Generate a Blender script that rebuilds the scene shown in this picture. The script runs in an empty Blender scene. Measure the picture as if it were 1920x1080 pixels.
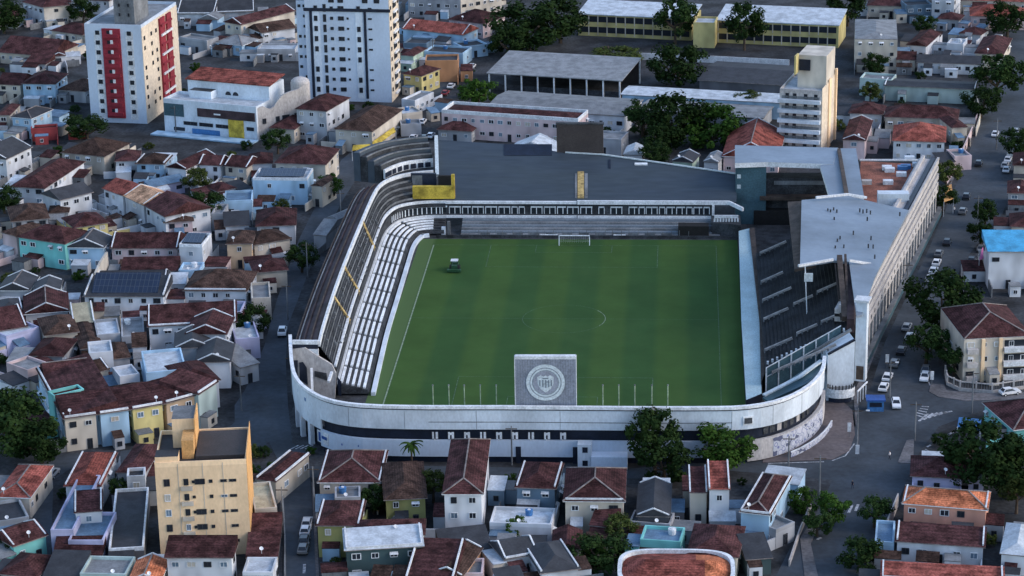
import bpy, bmesh, math, random
from mathutils import Vector, Matrix
rnd = random.Random(7)
sc = bpy.context.scene
COL = sc.collection

# ------------------------------------------------------------------ camera
F, TH, YAW, ROLL = 4617.04, 0.330007, -0.0741434, -0.0188431
CP = Vector((26.6183, -511.1605, 182.7088))
FW = Vector((math.sin(YAW)*math.cos(TH), math.cos(YAW)*math.cos(TH), -math.sin(TH)))
R0 = Vector((math.cos(YAW), -math.sin(YAW), 0)); U0 = R0.cross(FW)
RT = R0*math.cos(ROLL)+U0*math.sin(ROLL); UP = -R0*math.sin(ROLL)+U0*math.cos(ROLL)
cd = bpy.data.cameras.new('camera'); cam = bpy.data.objects.new('camera', cd); COL.objects.link(cam)
M = Matrix((RT, UP, -FW)).transposed().to_4x4(); M.translation = CP
cam.matrix_world = M
cd.sensor_width = 36; cd.lens = F*36/1920; cd.clip_start = 5; cd.clip_end = 4000
sc.camera = cam

def ray(px, py): return FW + RT*((px-960)/F) - UP*((py-540)/F)
def G(px, py, z=0.0):                       # survey point: where the sight line meets height z
    d = ray(px, py); return CP + d*((z-CP.z)/d.z)
def GP(px, py, a, b, y0):                   # meets the sloping plane z = a + b (y - y0)
    d = ray(px, py); t = (a+b*(CP.y-y0)-CP.z)/(d.z-b*d.y); return CP+d*t
def PX(v):
    d = v-CP; z = d.dot(FW); return 960+F*d.dot(RT)/z, 540-F*d.dot(UP)/z
def HT(g, py):                              # height above ground point g that shows at picture row py
    lo, hi = 0, 80
    for _ in range(40):
        m = (lo+hi)/2
        if PX(Vector((g.x, g.y, m)))[1] > py: lo = m
        else: hi = m
    return lo

# ------------------------------------------------------------------ materials
MATS = {}
def newmat(name):
    m = bpy.data.materials.new(name); m.use_nodes = True; nt = m.node_tree
    return m, nt, nt.nodes['Principled BSDF']
def lin(c):
    return tuple((x/12.92 if x <= .04045 else ((x+.055)/1.055)**2.4) for x in c)
def surf(name, c, var=.25, scale=.35, rough=.85, c2=None, streak=False, fine=3.0, fvar=.15, bump=0, spec=.3, orand=.1, rows=False):
    """matte surface whose colour is mottled by two sizes of noise (dirt, wear); streak = rain streaks down walls"""
    if name in MATS: return MATS[name]
    m, nt, b = newmat(name); N = nt.nodes; L = nt.links
    g = N.new('ShaderNodeNewGeometry')
    mp = N.new('ShaderNodeMapping'); L.new(g.outputs['Position'], mp.inputs['Vector'])
    if streak: mp.inputs['Scale'].default_value = (.8, .8, .4)
    n1 = N.new('ShaderNodeTexNoise'); n1.inputs['Scale'].default_value = scale; n1.inputs['Detail'].default_value = 5
    n2 = N.new('ShaderNodeTexNoise'); n2.inputs['Scale'].default_value = fine; n2.inputs['Detail'].default_value = 3
    L.new(mp.outputs[0], n1.inputs['Vector']); L.new(mp.outputs[0], n2.inputs['Vector'])
    mx = N.new('ShaderNodeMix'); mx.data_type = 'RGBA'
    c2 = c2 or tuple(x*(1-var*1.6) for x in c); c1 = tuple(min(1, x*(1+var*.5)) for x in c)
    mx.inputs[6].default_value = (*c1, 1); mx.inputs[7].default_value = (*c2, 1)
    r = N.new('ShaderNodeMapRange'); r.inputs[1].default_value = .38; r.inputs[2].default_value = .66
    L.new(n1.outputs[0], r.inputs[0]); L.new(r.outputs[0], mx.inputs[0])
    m2 = N.new('ShaderNodeMix'); m2.data_type = 'RGBA'; m2.blend_type = 'MULTIPLY'; m2.inputs[0].default_value = 1
    r2 = N.new('ShaderNodeMapRange'); r2.inputs[1].default_value = .3; r2.inputs[2].default_value = .7
    r2.inputs[3].default_value = 1-fvar*1.6; r2.inputs[4].default_value = 1+fvar
    L.new(n2.outputs[0], r2.inputs[0]); L.new(mx.outputs[2], m2.inputs[6]); L.new(r2.outputs[0], m2.inputs[7])
    oi = N.new('ShaderNodeObjectInfo')
    r3 = N.new('ShaderNodeMapRange'); r3.inputs[3].default_value = 1-orand; r3.inputs[4].default_value = 1+orand
    L.new(oi.outputs['Random'], r3.inputs[0])
    m3 = N.new('ShaderNodeMix'); m3.data_type = 'RGBA'; m3.blend_type = 'MULTIPLY'; m3.inputs[0].default_value = 1
    L.new(m2.outputs[2], m3.inputs[6]); L.new(r3.outputs[0], m3.inputs[7]); L.new(m3.outputs[2], b.inputs['Base Color'])
    b.inputs['Roughness'].default_value = rough; b.inputs['Specular IOR Level'].default_value = spec
    if rows:      # courses of roof tiles, horizontal bands following the height
        sz = N.new('ShaderNodeSeparateXYZ'); L.new(g.outputs['Position'], sz.inputs[0]); mu = N.new('ShaderNodeMath'); mu.operation = 'MULTIPLY'; mu.inputs[1].default_value = 34; L.new(sz.outputs[2], mu.inputs[0])
        si = N.new('ShaderNodeMath'); si.operation = 'SINE'; L.new(mu.outputs[0], si.inputs[0]); rr = N.new('ShaderNodeMapRange'); rr.inputs[1].default_value = -1; rr.inputs[3].default_value = .80; rr.inputs[4].default_value = 1.12; L.new(si.outputs[0], rr.inputs[0])
        m4 = N.new('ShaderNodeMix'); m4.data_type = 'RGBA'; m4.blend_type = 'MULTIPLY'; m4.inputs[0].default_value = 1; L.new(m3.outputs[2], m4.inputs[6]); L.new(rr.outputs[0], m4.inputs[7]); L.new(m4.outputs[2], b.inputs['Base Color'])
    if bump:
        bp = N.new('ShaderNodeBump'); bp.inputs['Strength'].default_value = bump; bp.inputs['Distance'].default_value = .3
        L.new(n2.outputs[0], bp.inputs['Height']); L.new(bp.outputs[0], b.inputs['Normal'])
    MATS[name] = m; return m
WALLC = dict(W=(.56,.58,.61), C=(.50,.45,.38), Y=(.50,.42,.18), P=(.54,.42,.42), B=(.34,.50,.64), Q=(.18,.50,.48),
    G=(.33,.34,.36), T=(.50,.36,.24), O=(.44,.22,.11), S=(.12,.18,.24), E=(.40,.52,.42), D=(.05,.085,.09), L=(.42,.42,.58),
    M=(.38,.47,.45), R=(.30,.05,.05), V=(.27,.26,.10), K=(.10,.10,.11), N=(.60,.30,.22))
WNAME = dict(W='white', C='cream', Y='yellow', P='pale pink', B='light blue', Q='turquoise', G='grey', T='tan', O='terracotta',
    S='slate blue', E='pale green', D='dark green', L='lilac', M='mint', R='red', V='olive yellow', K='charcoal', N='salmon')
ROOFC = dict(m=(.072,.031,.031), b=(.066,.040,.032), r=(.25,.075,.058), o=(.48,.16,.08), k=(.038,.040,.046), g=(.20,.21,.22),
    w=(.44,.48,.52), t=(.62,.36,.22), a=(.06,.30,.50), u=(.12,.20,.29), y=(.40,.36,.25))
RNAME = dict(m='maroon tile', b='brown tile', r='red tile', o='orange tile', k='charcoal', g='grey', w='pale', t='peach tile',
    a='bright blue', u='slate blue', y='beige')
for k, c in WALLC.items(): surf('wall_'+k, c, .2, .4, .85, streak=True, fine=1.6, fvar=.06, orand=.14)
for k, c in ROOFC.items():
    t = k in 'mbrot'
    surf('roof_'+k, c, .38 if t else .18, .45, .9 if t else .75, fine=2.6, fvar=.32 if t else .12, spec=.08 if t else .25, bump=.3 if t else 0, orand=.24 if t else .15, rows=t)
surf('trim', (.64,.66,.68), .12, .6, .8); surf('mortar', (.22,.19,.18), .25, .8, .9)
surf('asphalt', (.050,.062,.076), .25, .09, .9, fine=.9, fvar=.12)
surf('ground', (.038,.041,.046), .45, .13, .95, fine=1.2, fvar=.3)
surf('pavement', (.13,.125,.13), .2, .2, .9, fine=1.5, fvar=.2)
surf('plaza', (.115,.095,.095), .2, .1, .9, fine=1.2, fvar=.15)
surf('paint', (.42,.43,.45), .3, 1.2, .8, fvar=.35)
surf('bark', (.07,.05,.035), .2, 2, .9)
surf('concrete', (.17,.18,.19), .25, .3, .9, streak=True)
surf('concrete_dark', (.050,.054,.060), .35, .4, .9, fvar=.3)
surf('seat_white', (.80,.83,.86), .1, .5, .7)
surf('slate_roof', (.036,.050,.068), .2, .07, .6, fine=.5, fvar=.12, c2=(.045,.060,.072))
surf('metal_roof', (.20,.25,.31), .16, .07, .55, fine=.8, fvar=.05)
surf('blue_cover', (.38,.50,.52), .08, .2, .6)
surf('rust', (.075,.055,.045), .3, .5, .85)
surf('maroon_metal', (.055,.034,.038), .35, .3, .8)
surf('yellow_paint', (.50,.36,.05), .3, .5, .8); surf('gold', (.42,.30,.12), .3, 1, .8)
surf('teal', (.055,.11,.135), .15, .2, .4)
surf('red_paint', (.24,.022,.036), .15, .5, .7)
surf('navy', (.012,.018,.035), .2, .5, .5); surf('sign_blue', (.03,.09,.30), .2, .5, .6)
surf('terracotta_floor', (.27,.10,.065), .3, .3, .9, fvar=.3)
surf('orange_sunlit', (.62,.34,.13), .12, .4, .8); surf('pink_awning', (.62,.15,.32), .1, .5, .8)  # the orange has warm sunlight mixed into its colour
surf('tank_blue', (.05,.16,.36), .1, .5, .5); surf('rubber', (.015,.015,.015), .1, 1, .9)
surf('panel_grey', (.27,.29,.34), .12, .5, .6); surf('panel_brown', (.045,.037,.036), .1, .3, .7)
surf('crest_pale', (.52,.58,.60), .06, 1, .7); surf('crest_dark', (.16,.19,.22), .06, 1, .7)
surf('stone_white', (.58,.64,.70), .13, .22, .75, streak=True, fvar=.07)
surf('tower_blue', (.52,.60,.70), .06, .2, .75, streak=True, fvar=.04)
surf('tower_sunlit', (.64,.54,.42), .08, .3, .8, streak=True); surf('wall_beige', (.84,.60,.37), .08, .25, .8, streak=True, fvar=.05)  # first one: warm sunlight put into the colour of tower right sides
surf('facade_cream', (.43,.405,.39), .1, .4, .8, streak=True)
surf('skin', (.35,.2,.13), .05, 1, .7); surf('shirt', (.7,.7,.7), .05, 1, .8); surf('cloth_dark', (.03,.03,.05), .05, 1, .8)
surf('tractor_green', (.02,.07,.03), .1, 1, .5)
def glass():
    m, nt, b = newmat('window_glass'); b.inputs['Base Color'].default_value = (.018,.022,.03,1)
    b.inputs['Roughness'].default_value = .22; b.inputs['Specular IOR Level'].default_value = .5
    MATS['glass'] = m
glass()
def paint(name, c, rough=.3):
    m, nt, b = newmat(name); b.inputs['Base Color'].default_value = (*c,1); b.inputs['Roughness'].default_value = rough
    b.inputs['Coat Weight'].default_value = .4; MATS[name] = m
for n, c in dict(car_white=(.72,.73,.75), car_silver=(.35,.36,.38), car_black=(.015,.015,.02), car_red=(.25,.03,.03), car_grey=(.12,.125,.13), car_blue=(.04,.10,.22)).items(): paint(n, c)
def solar():
    m, nt, b = newmat('solar'); N = nt.nodes; L = nt.links
    br = N.new('ShaderNodeTexBrick'); tc = N.new('ShaderNodeTexCoord'); L.new(tc.outputs['Object'], br.inputs['Vector'])
    br.offset = 0; br.inputs['Scale'].default_value = 1; br.inputs['Brick Width'].default_value = 1.0; br.inputs['Row Height'].default_value = 1.7
    br.inputs['Mortar Size'].default_value = .05; br.inputs['Color1'].default_value = (.012,.02,.04,1); br.inputs['Color2'].default_value = (.014,.024,.05,1)
    br.inputs['Mortar'].default_value = (.045,.055,.075,1); L.new(br.outputs[0], b.inputs['Base Color']); b.inputs['Roughness'].default_value = .25
    MATS['solar'] = m
solar()
def leafmat(name, ca, cb):
    m, nt, b = newmat(name); N = nt.nodes; L = nt.links
    g = N.new('ShaderNodeNewGeometry'); n = N.new('ShaderNodeTexNoise'); n.inputs['Scale'].default_value = .7; n.inputs['Detail'].default_value = 4
    L.new(g.outputs['Position'], n.inputs['Vector'])
    r = N.new('ShaderNodeMapRange'); r.inputs[1].default_value = .35; r.inputs[2].default_value = .65; L.new(n.outputs[0], r.inputs[0])
    mx = N.new('ShaderNodeMix'); mx.data_type = 'RGBA'; mx.inputs[6].default_value = (*ca,1); mx.inputs[7].default_value = (*cb,1)
    oi = N.new('ShaderNodeObjectInfo'); ro_ = N.new('ShaderNodeMapRange'); ro_.inputs[3].default_value = .75; ro_.inputs[4].default_value = 1.35; L.new(oi.outputs['Random'], ro_.inputs[0])
    mm = N.new('ShaderNodeMix'); mm.data_type = 'RGBA'; mm.blend_type = 'MULTIPLY'; mm.inputs[0].default_value = 1; L.new(mx.outputs[2], mm.inputs[6]); L.new(ro_.outputs[0], mm.inputs[7])
    L.new(r.outputs[0], mx.inputs[0]); L.new(mm.outputs[2], b.inputs['Base Color']); b.inputs['Roughness'].default_value = .7
    b.inputs['Specular IOR Level'].default_value = .02
    MATS[name] = m
leafmat('leaf_dark', (.010,.022,.007), (.024,.044,.013)); leafmat('leaf_mid', (.018,.042,.008), (.040,.078,.014)); leafmat('leaf_olive', (.026,.038,.011), (.055,.070,.020))
def turf():
    m, nt, b = newmat('turf'); N = nt.nodes; L = nt.links
    g = N.new('ShaderNodeNewGeometry'); sp = N.new('ShaderNodeSeparateXYZ'); L.new(g.outputs['Position'], sp.inputs[0])
    w = N.new('ShaderNodeMath'); w.operation = 'MULTIPLY'; w.inputs[1].default_value = math.pi/6.8; L.new(sp.outputs[0], w.inputs[0])
    s = N.new('ShaderNodeMath'); s.operation = 'SINE'; L.new(w.outputs[0], s.inputs[0])
    r = N.new('ShaderNodeMapRange'); r.inputs[1].default_value = -.35; r.inputs[2].default_value = .35; L.new(s.outputs[0], r.inputs[0])
    mx = N.new('ShaderNodeMix'); mx.data_type = 'RGBA'; mx.inputs[6].default_value = (.044,.090,.022,1); mx.inputs[7].default_value = (.032,.077,.022,1)
    L.new(r.outputs[0], mx.inputs[0])
    n = N.new('ShaderNodeTexNoise'); n.inputs['Scale'].default_value = .08; n.inputs['Detail'].default_value = 8; n.inputs['Roughness'].default_value = .65
    L.new(g.outputs['Position'], n.inputs['Vector'])
    r2 = N.new('ShaderNodeMapRange'); r2.inputs[1].default_value = .3; r2.inputs[2].default_value = .7; r2.inputs[3].default_value = .84; r2.inputs[4].default_value = 1.17
    L.new(n.outputs[0], r2.inputs[0])
    m2 = N.new('ShaderNodeMix'); m2.data_type = 'RGBA'; m2.blend_type = 'MULTIPLY'; m2.inputs[0].default_value = 1
    L.new(mx.outputs[2], m2.inputs[6]); L.new(r2.outputs[0], m2.inputs[7])
    # worn, drier patches with a shape of their own
    n3 = N.new('ShaderNodeTexNoise'); n3.inputs['Scale'].default_value = .045; n3.inputs['Detail'].default_value = 9; n3.inputs['Roughness'].default_value = .7; L.new(g.outputs['Position'], n3.inputs['Vector'])
    rw_ = N.new('ShaderNodeMapRange'); rw_.inputs[1].default_value = .5; rw_.inputs[2].default_value = .72; rw_.inputs[4].default_value = .35; L.new(n3.outputs[0], rw_.inputs[0])
    m5 = N.new('ShaderNodeMix'); m5.data_type = 'RGBA'; m5.inputs[7].default_value = (.060,.095,.030,1); L.new(rw_.outputs[0], m5.inputs[0]); L.new(m2.outputs[2], m5.inputs[6]); m2 = m5
    r3 = N.new('ShaderNodeMapRange'); r3.inputs[1].default_value = -34.6; r3.inputs[2].default_value = -33.6; r3.inputs[3].default_value = .75; r3.inputs[4].default_value = 0
    L.new(sp.outputs[0], r3.inputs[0])
    m3 = N.new('ShaderNodeMix'); m3.data_type = 'RGBA'; m3.inputs[7].default_value = (.085,.135,.052,1)
    L.new(r3.outputs[0], m3.inputs[0]); L.new(m2.outputs[2], m3.inputs[6]); L.new(m3.outputs[2], b.inputs['Base Color'])
    b.inputs['Roughness'].default_value = .95; b.inputs['Specular IOR Level'].default_value = .1
    MATS['turf'] = m
turf()

# ------------------------------------------------------------------ mesh helpers
class MB:
    """collects polygons with material slots and links them as one mesh object"""
    def __init__(s): s.v = []; s.f = []; s.mi = []; s.ms = []
    def mid(s, m):
        if m not in s.ms: s.ms.append(m)
        return s.ms.index(m)
    def poly(s, pts, m):
        i = len(s.v); s.v += [Vector(p) for p in pts]; s.f.append(list(range(i, i+len(pts)))); s.mi.append(s.mid(m))
    def prism(s, pts, z0, z1, m, mt=None, mb=True):   # pts: ground outline (ccw), z0/z1 numbers or per-point lists
        n = len(pts)
        a = [Vector((p[0], p[1], z0[i] if isinstance(z0, (list, tuple)) else z0)) for i, p in enumerate(pts)]
        b = [Vector((p[0], p[1], z1[i] if isinstance(z1, (list, tuple)) else z1)) for i, p in enumerate(pts)]
        area = sum(pts[i][0]*pts[(i+1) % n][1]-pts[(i+1) % n][0]*pts[i][1] for i in range(n))
        if area < 0: a.reverse(); b.reverse()
        for i in range(n):
            j = (i+1) % n; s.poly([a[i], a[j], b[j], b[i]], m)
        s.poly(b, mt or m)
        if mb: s.poly(a[::-1], m)
    def box(s, c, u, v, hu, hv, z0, z1, m):           # oriented box: centre, unit dirs u v, half sizes
        c = Vector(c); p = [c-u*hu-v*hv, c+u*hu-v*hv, c+u*hu+v*hv, c-u*hu+v*hv]
        s.prism([(q.x, q.y) for q in p], z0, z1, m)
    def beam(s, p, q, w, m, w2=None):                # square bar between two points
        p = Vector(p); q = Vector(q); d = (q-p)
        if d.length < 1e-6: return
        d.normalize(); a = d.cross(Vector((0,0,1)))
        if a.length < .01: a = Vector((1,0,0))
        a.normalize(); b = d.cross(a); w2 = w2 or w
        P = [p+a*w*x+b*w2*y for x, y in ((-.5,-.5),(.5,-.5),(.5,.5),(-.5,.5))]; Q = [x+(q-p) for x in P]
        for i in range(4):
            j = (i+1) % 4; s.poly([P[j], P[i], Q[i], Q[j]], m)
        s.poly(P, m); s.poly(Q[::-1], m)
    def cyl(s, c, r, z0, z1, m, n=12, r1=None):
        r1 = r if r1 is None else r1
        A = [(c[0]+r*math.cos(t*2*math.pi/n), c[1]+r*math.sin(t*2*math.pi/n)) for t in range(n)]
        B_ = [(c[0]+r1*math.cos(t*2*math.pi/n), c[1]+r1*math.sin(t*2*math.pi/n)) for t in range(n)]
        for i in range(n):
            j = (i+1) % n; s.poly([(*A[i], z0), (*A[j], z0), (*B_[j], z1), (*B_[i], z1)], m)
        s.poly([(*p, z1) for p in B_], m)
    def build(s, name, parent=None, origin=None):
        me = bpy.data.meshes.new(name)
        o = Vector(origin) if origin is not None else Vector((0,0,0))
        me.from_pydata([v-o for v in s.v], [], s.f)
        for m in s.ms: me.materials.append(MATS[m])
        me.polygons.foreach_set('material_index', s.mi); me.update()
        ob = bpy.data.objects.new(name, me); COL.objects.link(ob)
        if parent: ob.parent = parent; ob.location = o-parent.location if parent.type == 'EMPTY' and not parent.parent else o
        else: ob.location = o
        return ob
def thing(name, label, cat, loc, group=None):
    o = bpy.data.objects.new(name, None); COL.objects.link(o); o.location = loc; o.empty_display_size = .5
    o['label'] = label; o['category'] = cat
    if group: o['group'] = group
    return o
def part(mb, name, root): return mb.build(name, root, root.location)
def tag(o, label, cat, group=None):
    o['label'] = label; o['category'] = cat
    if group: o['group'] = group
    return o

# shared window meshes (width 1, height 1, facing -y), origin at the centre on the wall plane
def win_mesh(kind):
    pane = 'wall_C' if kind == 'curtain' else 'wall_S' if kind == 'shutter' else 'glass'
    mb = MB(); X, Y = Vector((1,0,0)), Vector((0,1,0))
    fr = 'trim' if kind != 'bare' else 'concrete_dark'
    mb.box((0,-.03,0), X, Y, .46, .02, -.44, .44, pane)
    for sx in (-1, 1): mb.box((sx*.48,-.06,0), X, Y, .045, .06, -.5, .5, fr)
    for sz in (-1, 1): mb.box((0,-.06,0), X, Y, .435, .06, sz*.47-.045, sz*.47+.045, fr)
    mb.box((0,-.05,0), X, Y, .025, .045, -.42, .42, fr)
    if kind == 'awning':
        mb.poly([(-.55,-.08,.55),(.55,-.08,.55),(.6,-.7,.25),(-.6,-.7,.25)], 'trim')
        mb.poly([(-.55,-.08,.53),(-.6,-.7,.23),(.6,-.7,.23),(.55,-.08,.53)], 'trim')
    me = bpy.data.meshes.new('window_'+kind); me.from_pydata(mb.v, [], mb.f)
    for m in mb.ms: me.materials.append(MATS[m])
    me.polygons.foreach_set('material_index', mb.mi); return me
WM = {k: win_mesh(k) for k in ('plain', 'bare', 'awning', 'curtain', 'shutter')}
def window(root, p, u, w, h, kind='plain', name='window'):
    o = bpy.data.objects.new(name, WM[kind]); COL.objects.link(o); o.parent = root
    o.location = Vector(p)-root.location; o.rotation_euler = (0, 0, math.atan2(u.y, u.x)); o.scale = (w, 1, h)
    return o
def faces_cam(mid, n): return (CP-mid).normalized().dot(n) > .10
def wall_windows(root, p0, p1, z0, z1, floors, r, dens=.8, pitch=2.5, kinds=('plain',), size=(1.25,1.15), cap=99, door=True):
    u = (p1-p0).to_2d().to_3d(); Lw = u.length
    if Lw < 2.2: return 0
    u.normalize(); n = Vector((u.y, -u.x, 0)); k = 0
    if not faces_cam((p0+p1)/2, n): return 0
    cols = max(1, int((Lw-.8)/pitch)); fh = (z1-z0)/floors
    for fl in range(floors):
        zc = z0+fh*(fl+.56)
        for c in range(cols):
            if k >= cap: return k
            if r.random() > dens: continue
            x = (c+.5)/cols*Lw
            if fl == 0 and door and c == cols//2:
                q = p0+u*x+n*.01; window(root, (q.x, q.y, z0+1.1), u, 1.0, 2.1, 'bare', 'door')
            else:
                q = p0+u*x+n*.01; w = size[0]*r.choice((.8,1,1.25))
                window(root, (q.x, q.y, zc), u, min(w, Lw/cols*.8), size[1]*r.choice((.85,1,1)), r.choice(kinds))
            k += 1
    return k

# ------------------------------------------------------------------ houses
USED = {}; HOUSES = []; SPECIAL = []
def roof_mb(P, h, kind, mat, ov, pitch, ridgecap, r):
    """P: four eave corners FL FR BR BL of the wall rectangle"""
    u = (P[1]-P[0]).normalized(); v = (P[3]-P[0]).normalized(); L = (P[1]-P[0]).length; D = (P[3]-P[0]).length
    q = [P[0]-u*ov-v*ov, P[1]+u*ov-v*ov, P[2]+u*ov+v*ov, P[3]-u*ov+v*ov]; L += 2*ov; D += 2*ov
    e = h+.02; mb = MB(); caps = MB()
    E = [Vector((p.x, p.y, e)) for p in q]
    def tri(*a): mb.poly(a, mat)
    if kind == 'h':
        if L >= D: rz = e+D/2*pitch; a = q[0]+u*D/2*.95+v*D/2; b = q[1]-u*D/2*.95+v*D/2
        else: rz = e+L/2*pitch; a = q[0]+u*L/2+v*L/2*.95; b = q[3]+u*L/2-v*L/2*.95
        a = Vector((a.x,a.y,rz)); b = Vector((b.x,b.y,rz))
        if L >= D:
            tri(E[0],E[1],b,a); tri(E[1],E[2],b); tri(E[2],E[3],a,b); tri(E[3],E[0],a)
            ed = [(E[0],a),(E[3],a),(E[1],b),(E[2],b),(a,b)]
        else:
            tri(E[0],E[1],a); tri(E[1],E[2],b,a); tri(E[2],E[3],b); tri(E[3],E[0],a,b)
            ed = [(E[0],a),(E[1],a),(E[2],b),(E[3],b),(a,b)]
    elif kind in ('gu', 'gv'):
        if kind == 'gu':
            rz = e+D/2*pitch; a = (q[0]+q[3])/2; b = (q[1]+q[2])/2; a = Vector((a.x,a.y,rz)); b = Vector((b.x,b.y,rz))
            tri(E[0],E[1],b,a); tri(E[2],E[3],a,b); G1 = (E[3],E[0],a); G2 = (E[1],E[2],b)
        else:
            rz = e+L/2*pitch; a = (q[0]+q[1])/2; b = (q[3]+q[2])/2; a = Vector((a.x,a.y,rz)); b = Vector((b.x,b.y,rz))
            tri(E[1],E[2],b,a); tri(E[3],E[0],a,b); G1 = (E[0],E[1],a); G2 = (E[2],E[3],b)
        mb.poly(G1, mat); mb.poly(G2, mat); ed = [(a,b)]
    elif kind == 's':
        rz = min(D*pitch*.75, 1.7); T = [E[0],E[1],E[2]+Vector((0,0,rz)),E[3]+Vector((0,0,rz))]
        tri(*T); tri(E[1],E[2],T[2]); tri(E[3],E[0],T[3]); tri(E[2],E[3],T[3],T[2]); ed = []
    # eave thickness
    for i in range(4):
        j = (i+1) % 4; d = Vector((0,0,-.16)); mb.poly([E[i]+d, E[j]+d, E[j], E[i]], 'trim' if ridgecap else 'mortar')
    mb.poly([E[3]+Vector((0,0,-.16)),E[2]+Vector((0,0,-.16)),E[1]+Vector((0,0,-.16)),E[0]+Vector((0,0,-.16))], 'mortar')
    if ridgecap:
        for s_, t_ in ed: caps.beam(s_+Vector((0,0,.06)), t_+Vector((0,0,.06)), .26, 'mortar', .14)
    return mb, caps, e
def house(note, ax, ay, bx, by, D, h, wall='W', roof='m', kind='h', fl=None, cat='house', pitch=.42, opt='', dens=.8, lab=None, name=None):
    """front eave corners A, B surveyed at height h; depth D in metres, or a third surveyed eave corner"""
    A = G(ax, ay, h); B = G(bx, by, h); u = (B-A); u.z = 0; L = u.length; u.normalize(); v = Vector((-u.y, u.x, 0))
    if isinstance(D, tuple): D = abs((G(D[0], D[1], h)-A).dot(v))
    r = random.Random(int(ax*7+ay*13+bx)); flat = kind in ('f', 'p')
    ov = 0 if flat or 'o' in opt else min(.45, L*.06)
    A = A+u*ov+v*ov; L -= 2*ov; D = max(2.5, D-2*ov)
    Z = Vector((0,0,0)); P = [A, A+u*L, A+u*L+v*D, A+v*D]; P = [Vector((p.x,p.y,0)) for p in P]
    base = (P[0]+P[2])/2; base.z = 0; fl = fl or max(1, round(h/3.1))
    base = Vector((round(base.x,3), round(base.y,3), 0))
    st = {1:'single-storey',2:'two-storey',3:'three-storey'}.get(fl, f'{fl}-storey')
    if not lab:
        rk = {'h':'hip','gu':'gable','gv':'gable','s':'lean-to','f':'flat','p':'walled'}[kind]
        lab = f"{st} {WNAME[wall]} {cat} with {RNAME[roof]} {rk} roof {note}"
    w = lab.split()
    if len(w) > 16 and w[0].endswith('storey'): w = w[1:]
    if len(w) > 16: w = [q for q in w if q not in ('tile','flat','hip')]
    lab = ' '.join(w)
    if len(w) > 16: print('LONG LABEL', len(w), lab)
    if lab in USED: print('DUP LABEL', lab)
    USED[lab] = 1
    root = thing(name or ('house' if cat == 'house' else cat.replace(' ', '_')), lab, cat, base)
    wm = 'wall_'+wall; mb = MB(); mb.prism([(p.x,p.y) for p in P], 0, h, wm); part(mb, 'wall', root)
    if flat:
        mb = MB(); mb.prism([((p*.998+base*.002).x, (p*.998+base*.002).y) for p in P], h+.004, h+.12, 'roof_'+(roof if kind == 'f' else 'g')); ro = part(mb, 'roof', root)
        pm = MB(); ph = .7 if kind == 'f' else 1.0; t = .16
        for i in range(4):
            a, b = P[i], P[(i+1) % 4]; d = (b-a).normalized(); nn = Vector((-d.y, d.x, 0))
            e0 = a+nn*t; e1 = b+nn*t
            if i % 2 == 0: e0 = e0; e1 = e1
            else: e0 = e0+d*2*t; e1 = e1-d*2*t; a = a+d*0; 
            m_ = (e0+e1)/2
            pm = MB(); pm.box(m_, d, nn, (e1-e0).length/2, t, h+.006, h+ph+(.0 if i % 2 else .004), 'trim' if 't' in opt or kind == 'p' else wm)
            part(pm, 'parapet', root)
        if kind == 'p':
            Q = [p+(base-p).normalized()*.55 for p in P]
            m2, c2, _ = roof_mb(Q, h+.12, 'h', 'roof_'+roof, 0, .22, 'c' in opt, r); part(m2, 'tile_roof', root)
    else:
        mb, caps, e = roof_mb(P, h, kind, 'roof_'+roof, ov, pitch, 'c' in opt, r)
        ro = part(mb, 'roof', root)
        if caps.v: caps.build('ridge_cap', ro, (0,0,0)).location = -root.location
        if 'w' in opt or 'e' in opt:      # white parapet walls up the gable ends / along both sides
            pm = MB(); u2, v2 = u, v
            def fin(a, b, c):
                pm = MB(); pm.beam(a, b, .26, 'trim', .42)
                if c: pm.beam(b, c, .26, 'trim', .42)
                part(pm, 'parapet', root)
            if kind == 'gu':
                rz = e+(D/2+ov)*pitch
                if 'e' in opt: fin(Vector((P[0].x,P[0].y,h+.2))-v*.1, Vector((P[1].x,P[1].y,h+.2))-v*.1, None)
                for s_, t_ in ((P[0],P[3]),(P[1],P[2])):
                    m_ = (s_+t_)/2; fin(Vector((s_.x,s_.y,h+.1)), Vector((m_.x,m_.y,rz)), Vector((t_.x,t_.y,h+.1)))
            elif kind == 'gv':
                rz = e+(L/2+ov)*pitch
                for s_, t_ in ((P[0],P[1]),(P[3],P[2])):
                    m_ = (s_+t_)/2; fin(Vector((s_.x,s_.y,h+.1)), Vector((m_.x,m_.y,rz)), Vector((t_.x,t_.y,h+.1)))
            else:
                rz = h+.25+(min((D+2*ov)*pitch*.75, 1.7) if kind == 's' else 0)
                if 'w' in opt:
                    for s_, t_ in ((P[0],P[3]),(P[1],P[2])): fin(Vector((s_.x,s_.y,h+.25)), Vector((t_.x,t_.y,rz)), None)
                if 'e' in opt: fin(Vector((P[0].x,P[0].y,h+.25)), Vector((P[1].x,P[1].y,h+.25)), None)
    if 'S' in opt:      # solar panels laid on the roof
        pm = MB(); c = base; zt = h+.75 if flat else h+.3
        a = P[0]+u*L*.08+v*D*.12; b = P[1]-u*L*.08+v*D*.12; rise = D*.15
        s4 = [a, b, b+v*D*.6, a+v*D*.6]; zz = [zt, zt, zt+D*.32, zt+D*.32] if not flat else [zt,zt,zt+.6,zt+.6]
        for dz, mm in ((0,'solar'),):
            pm.prism([(p.x,p.y) for p in s4], zz, [x+.1 for x in zz], mm)
        o = part(pm, 'solar_panel', root)
    kinds = ('plain','plain','bare','awning','curtain','shutter') if L*D > 60 else ('plain','bare','curtain','shutter')
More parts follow.
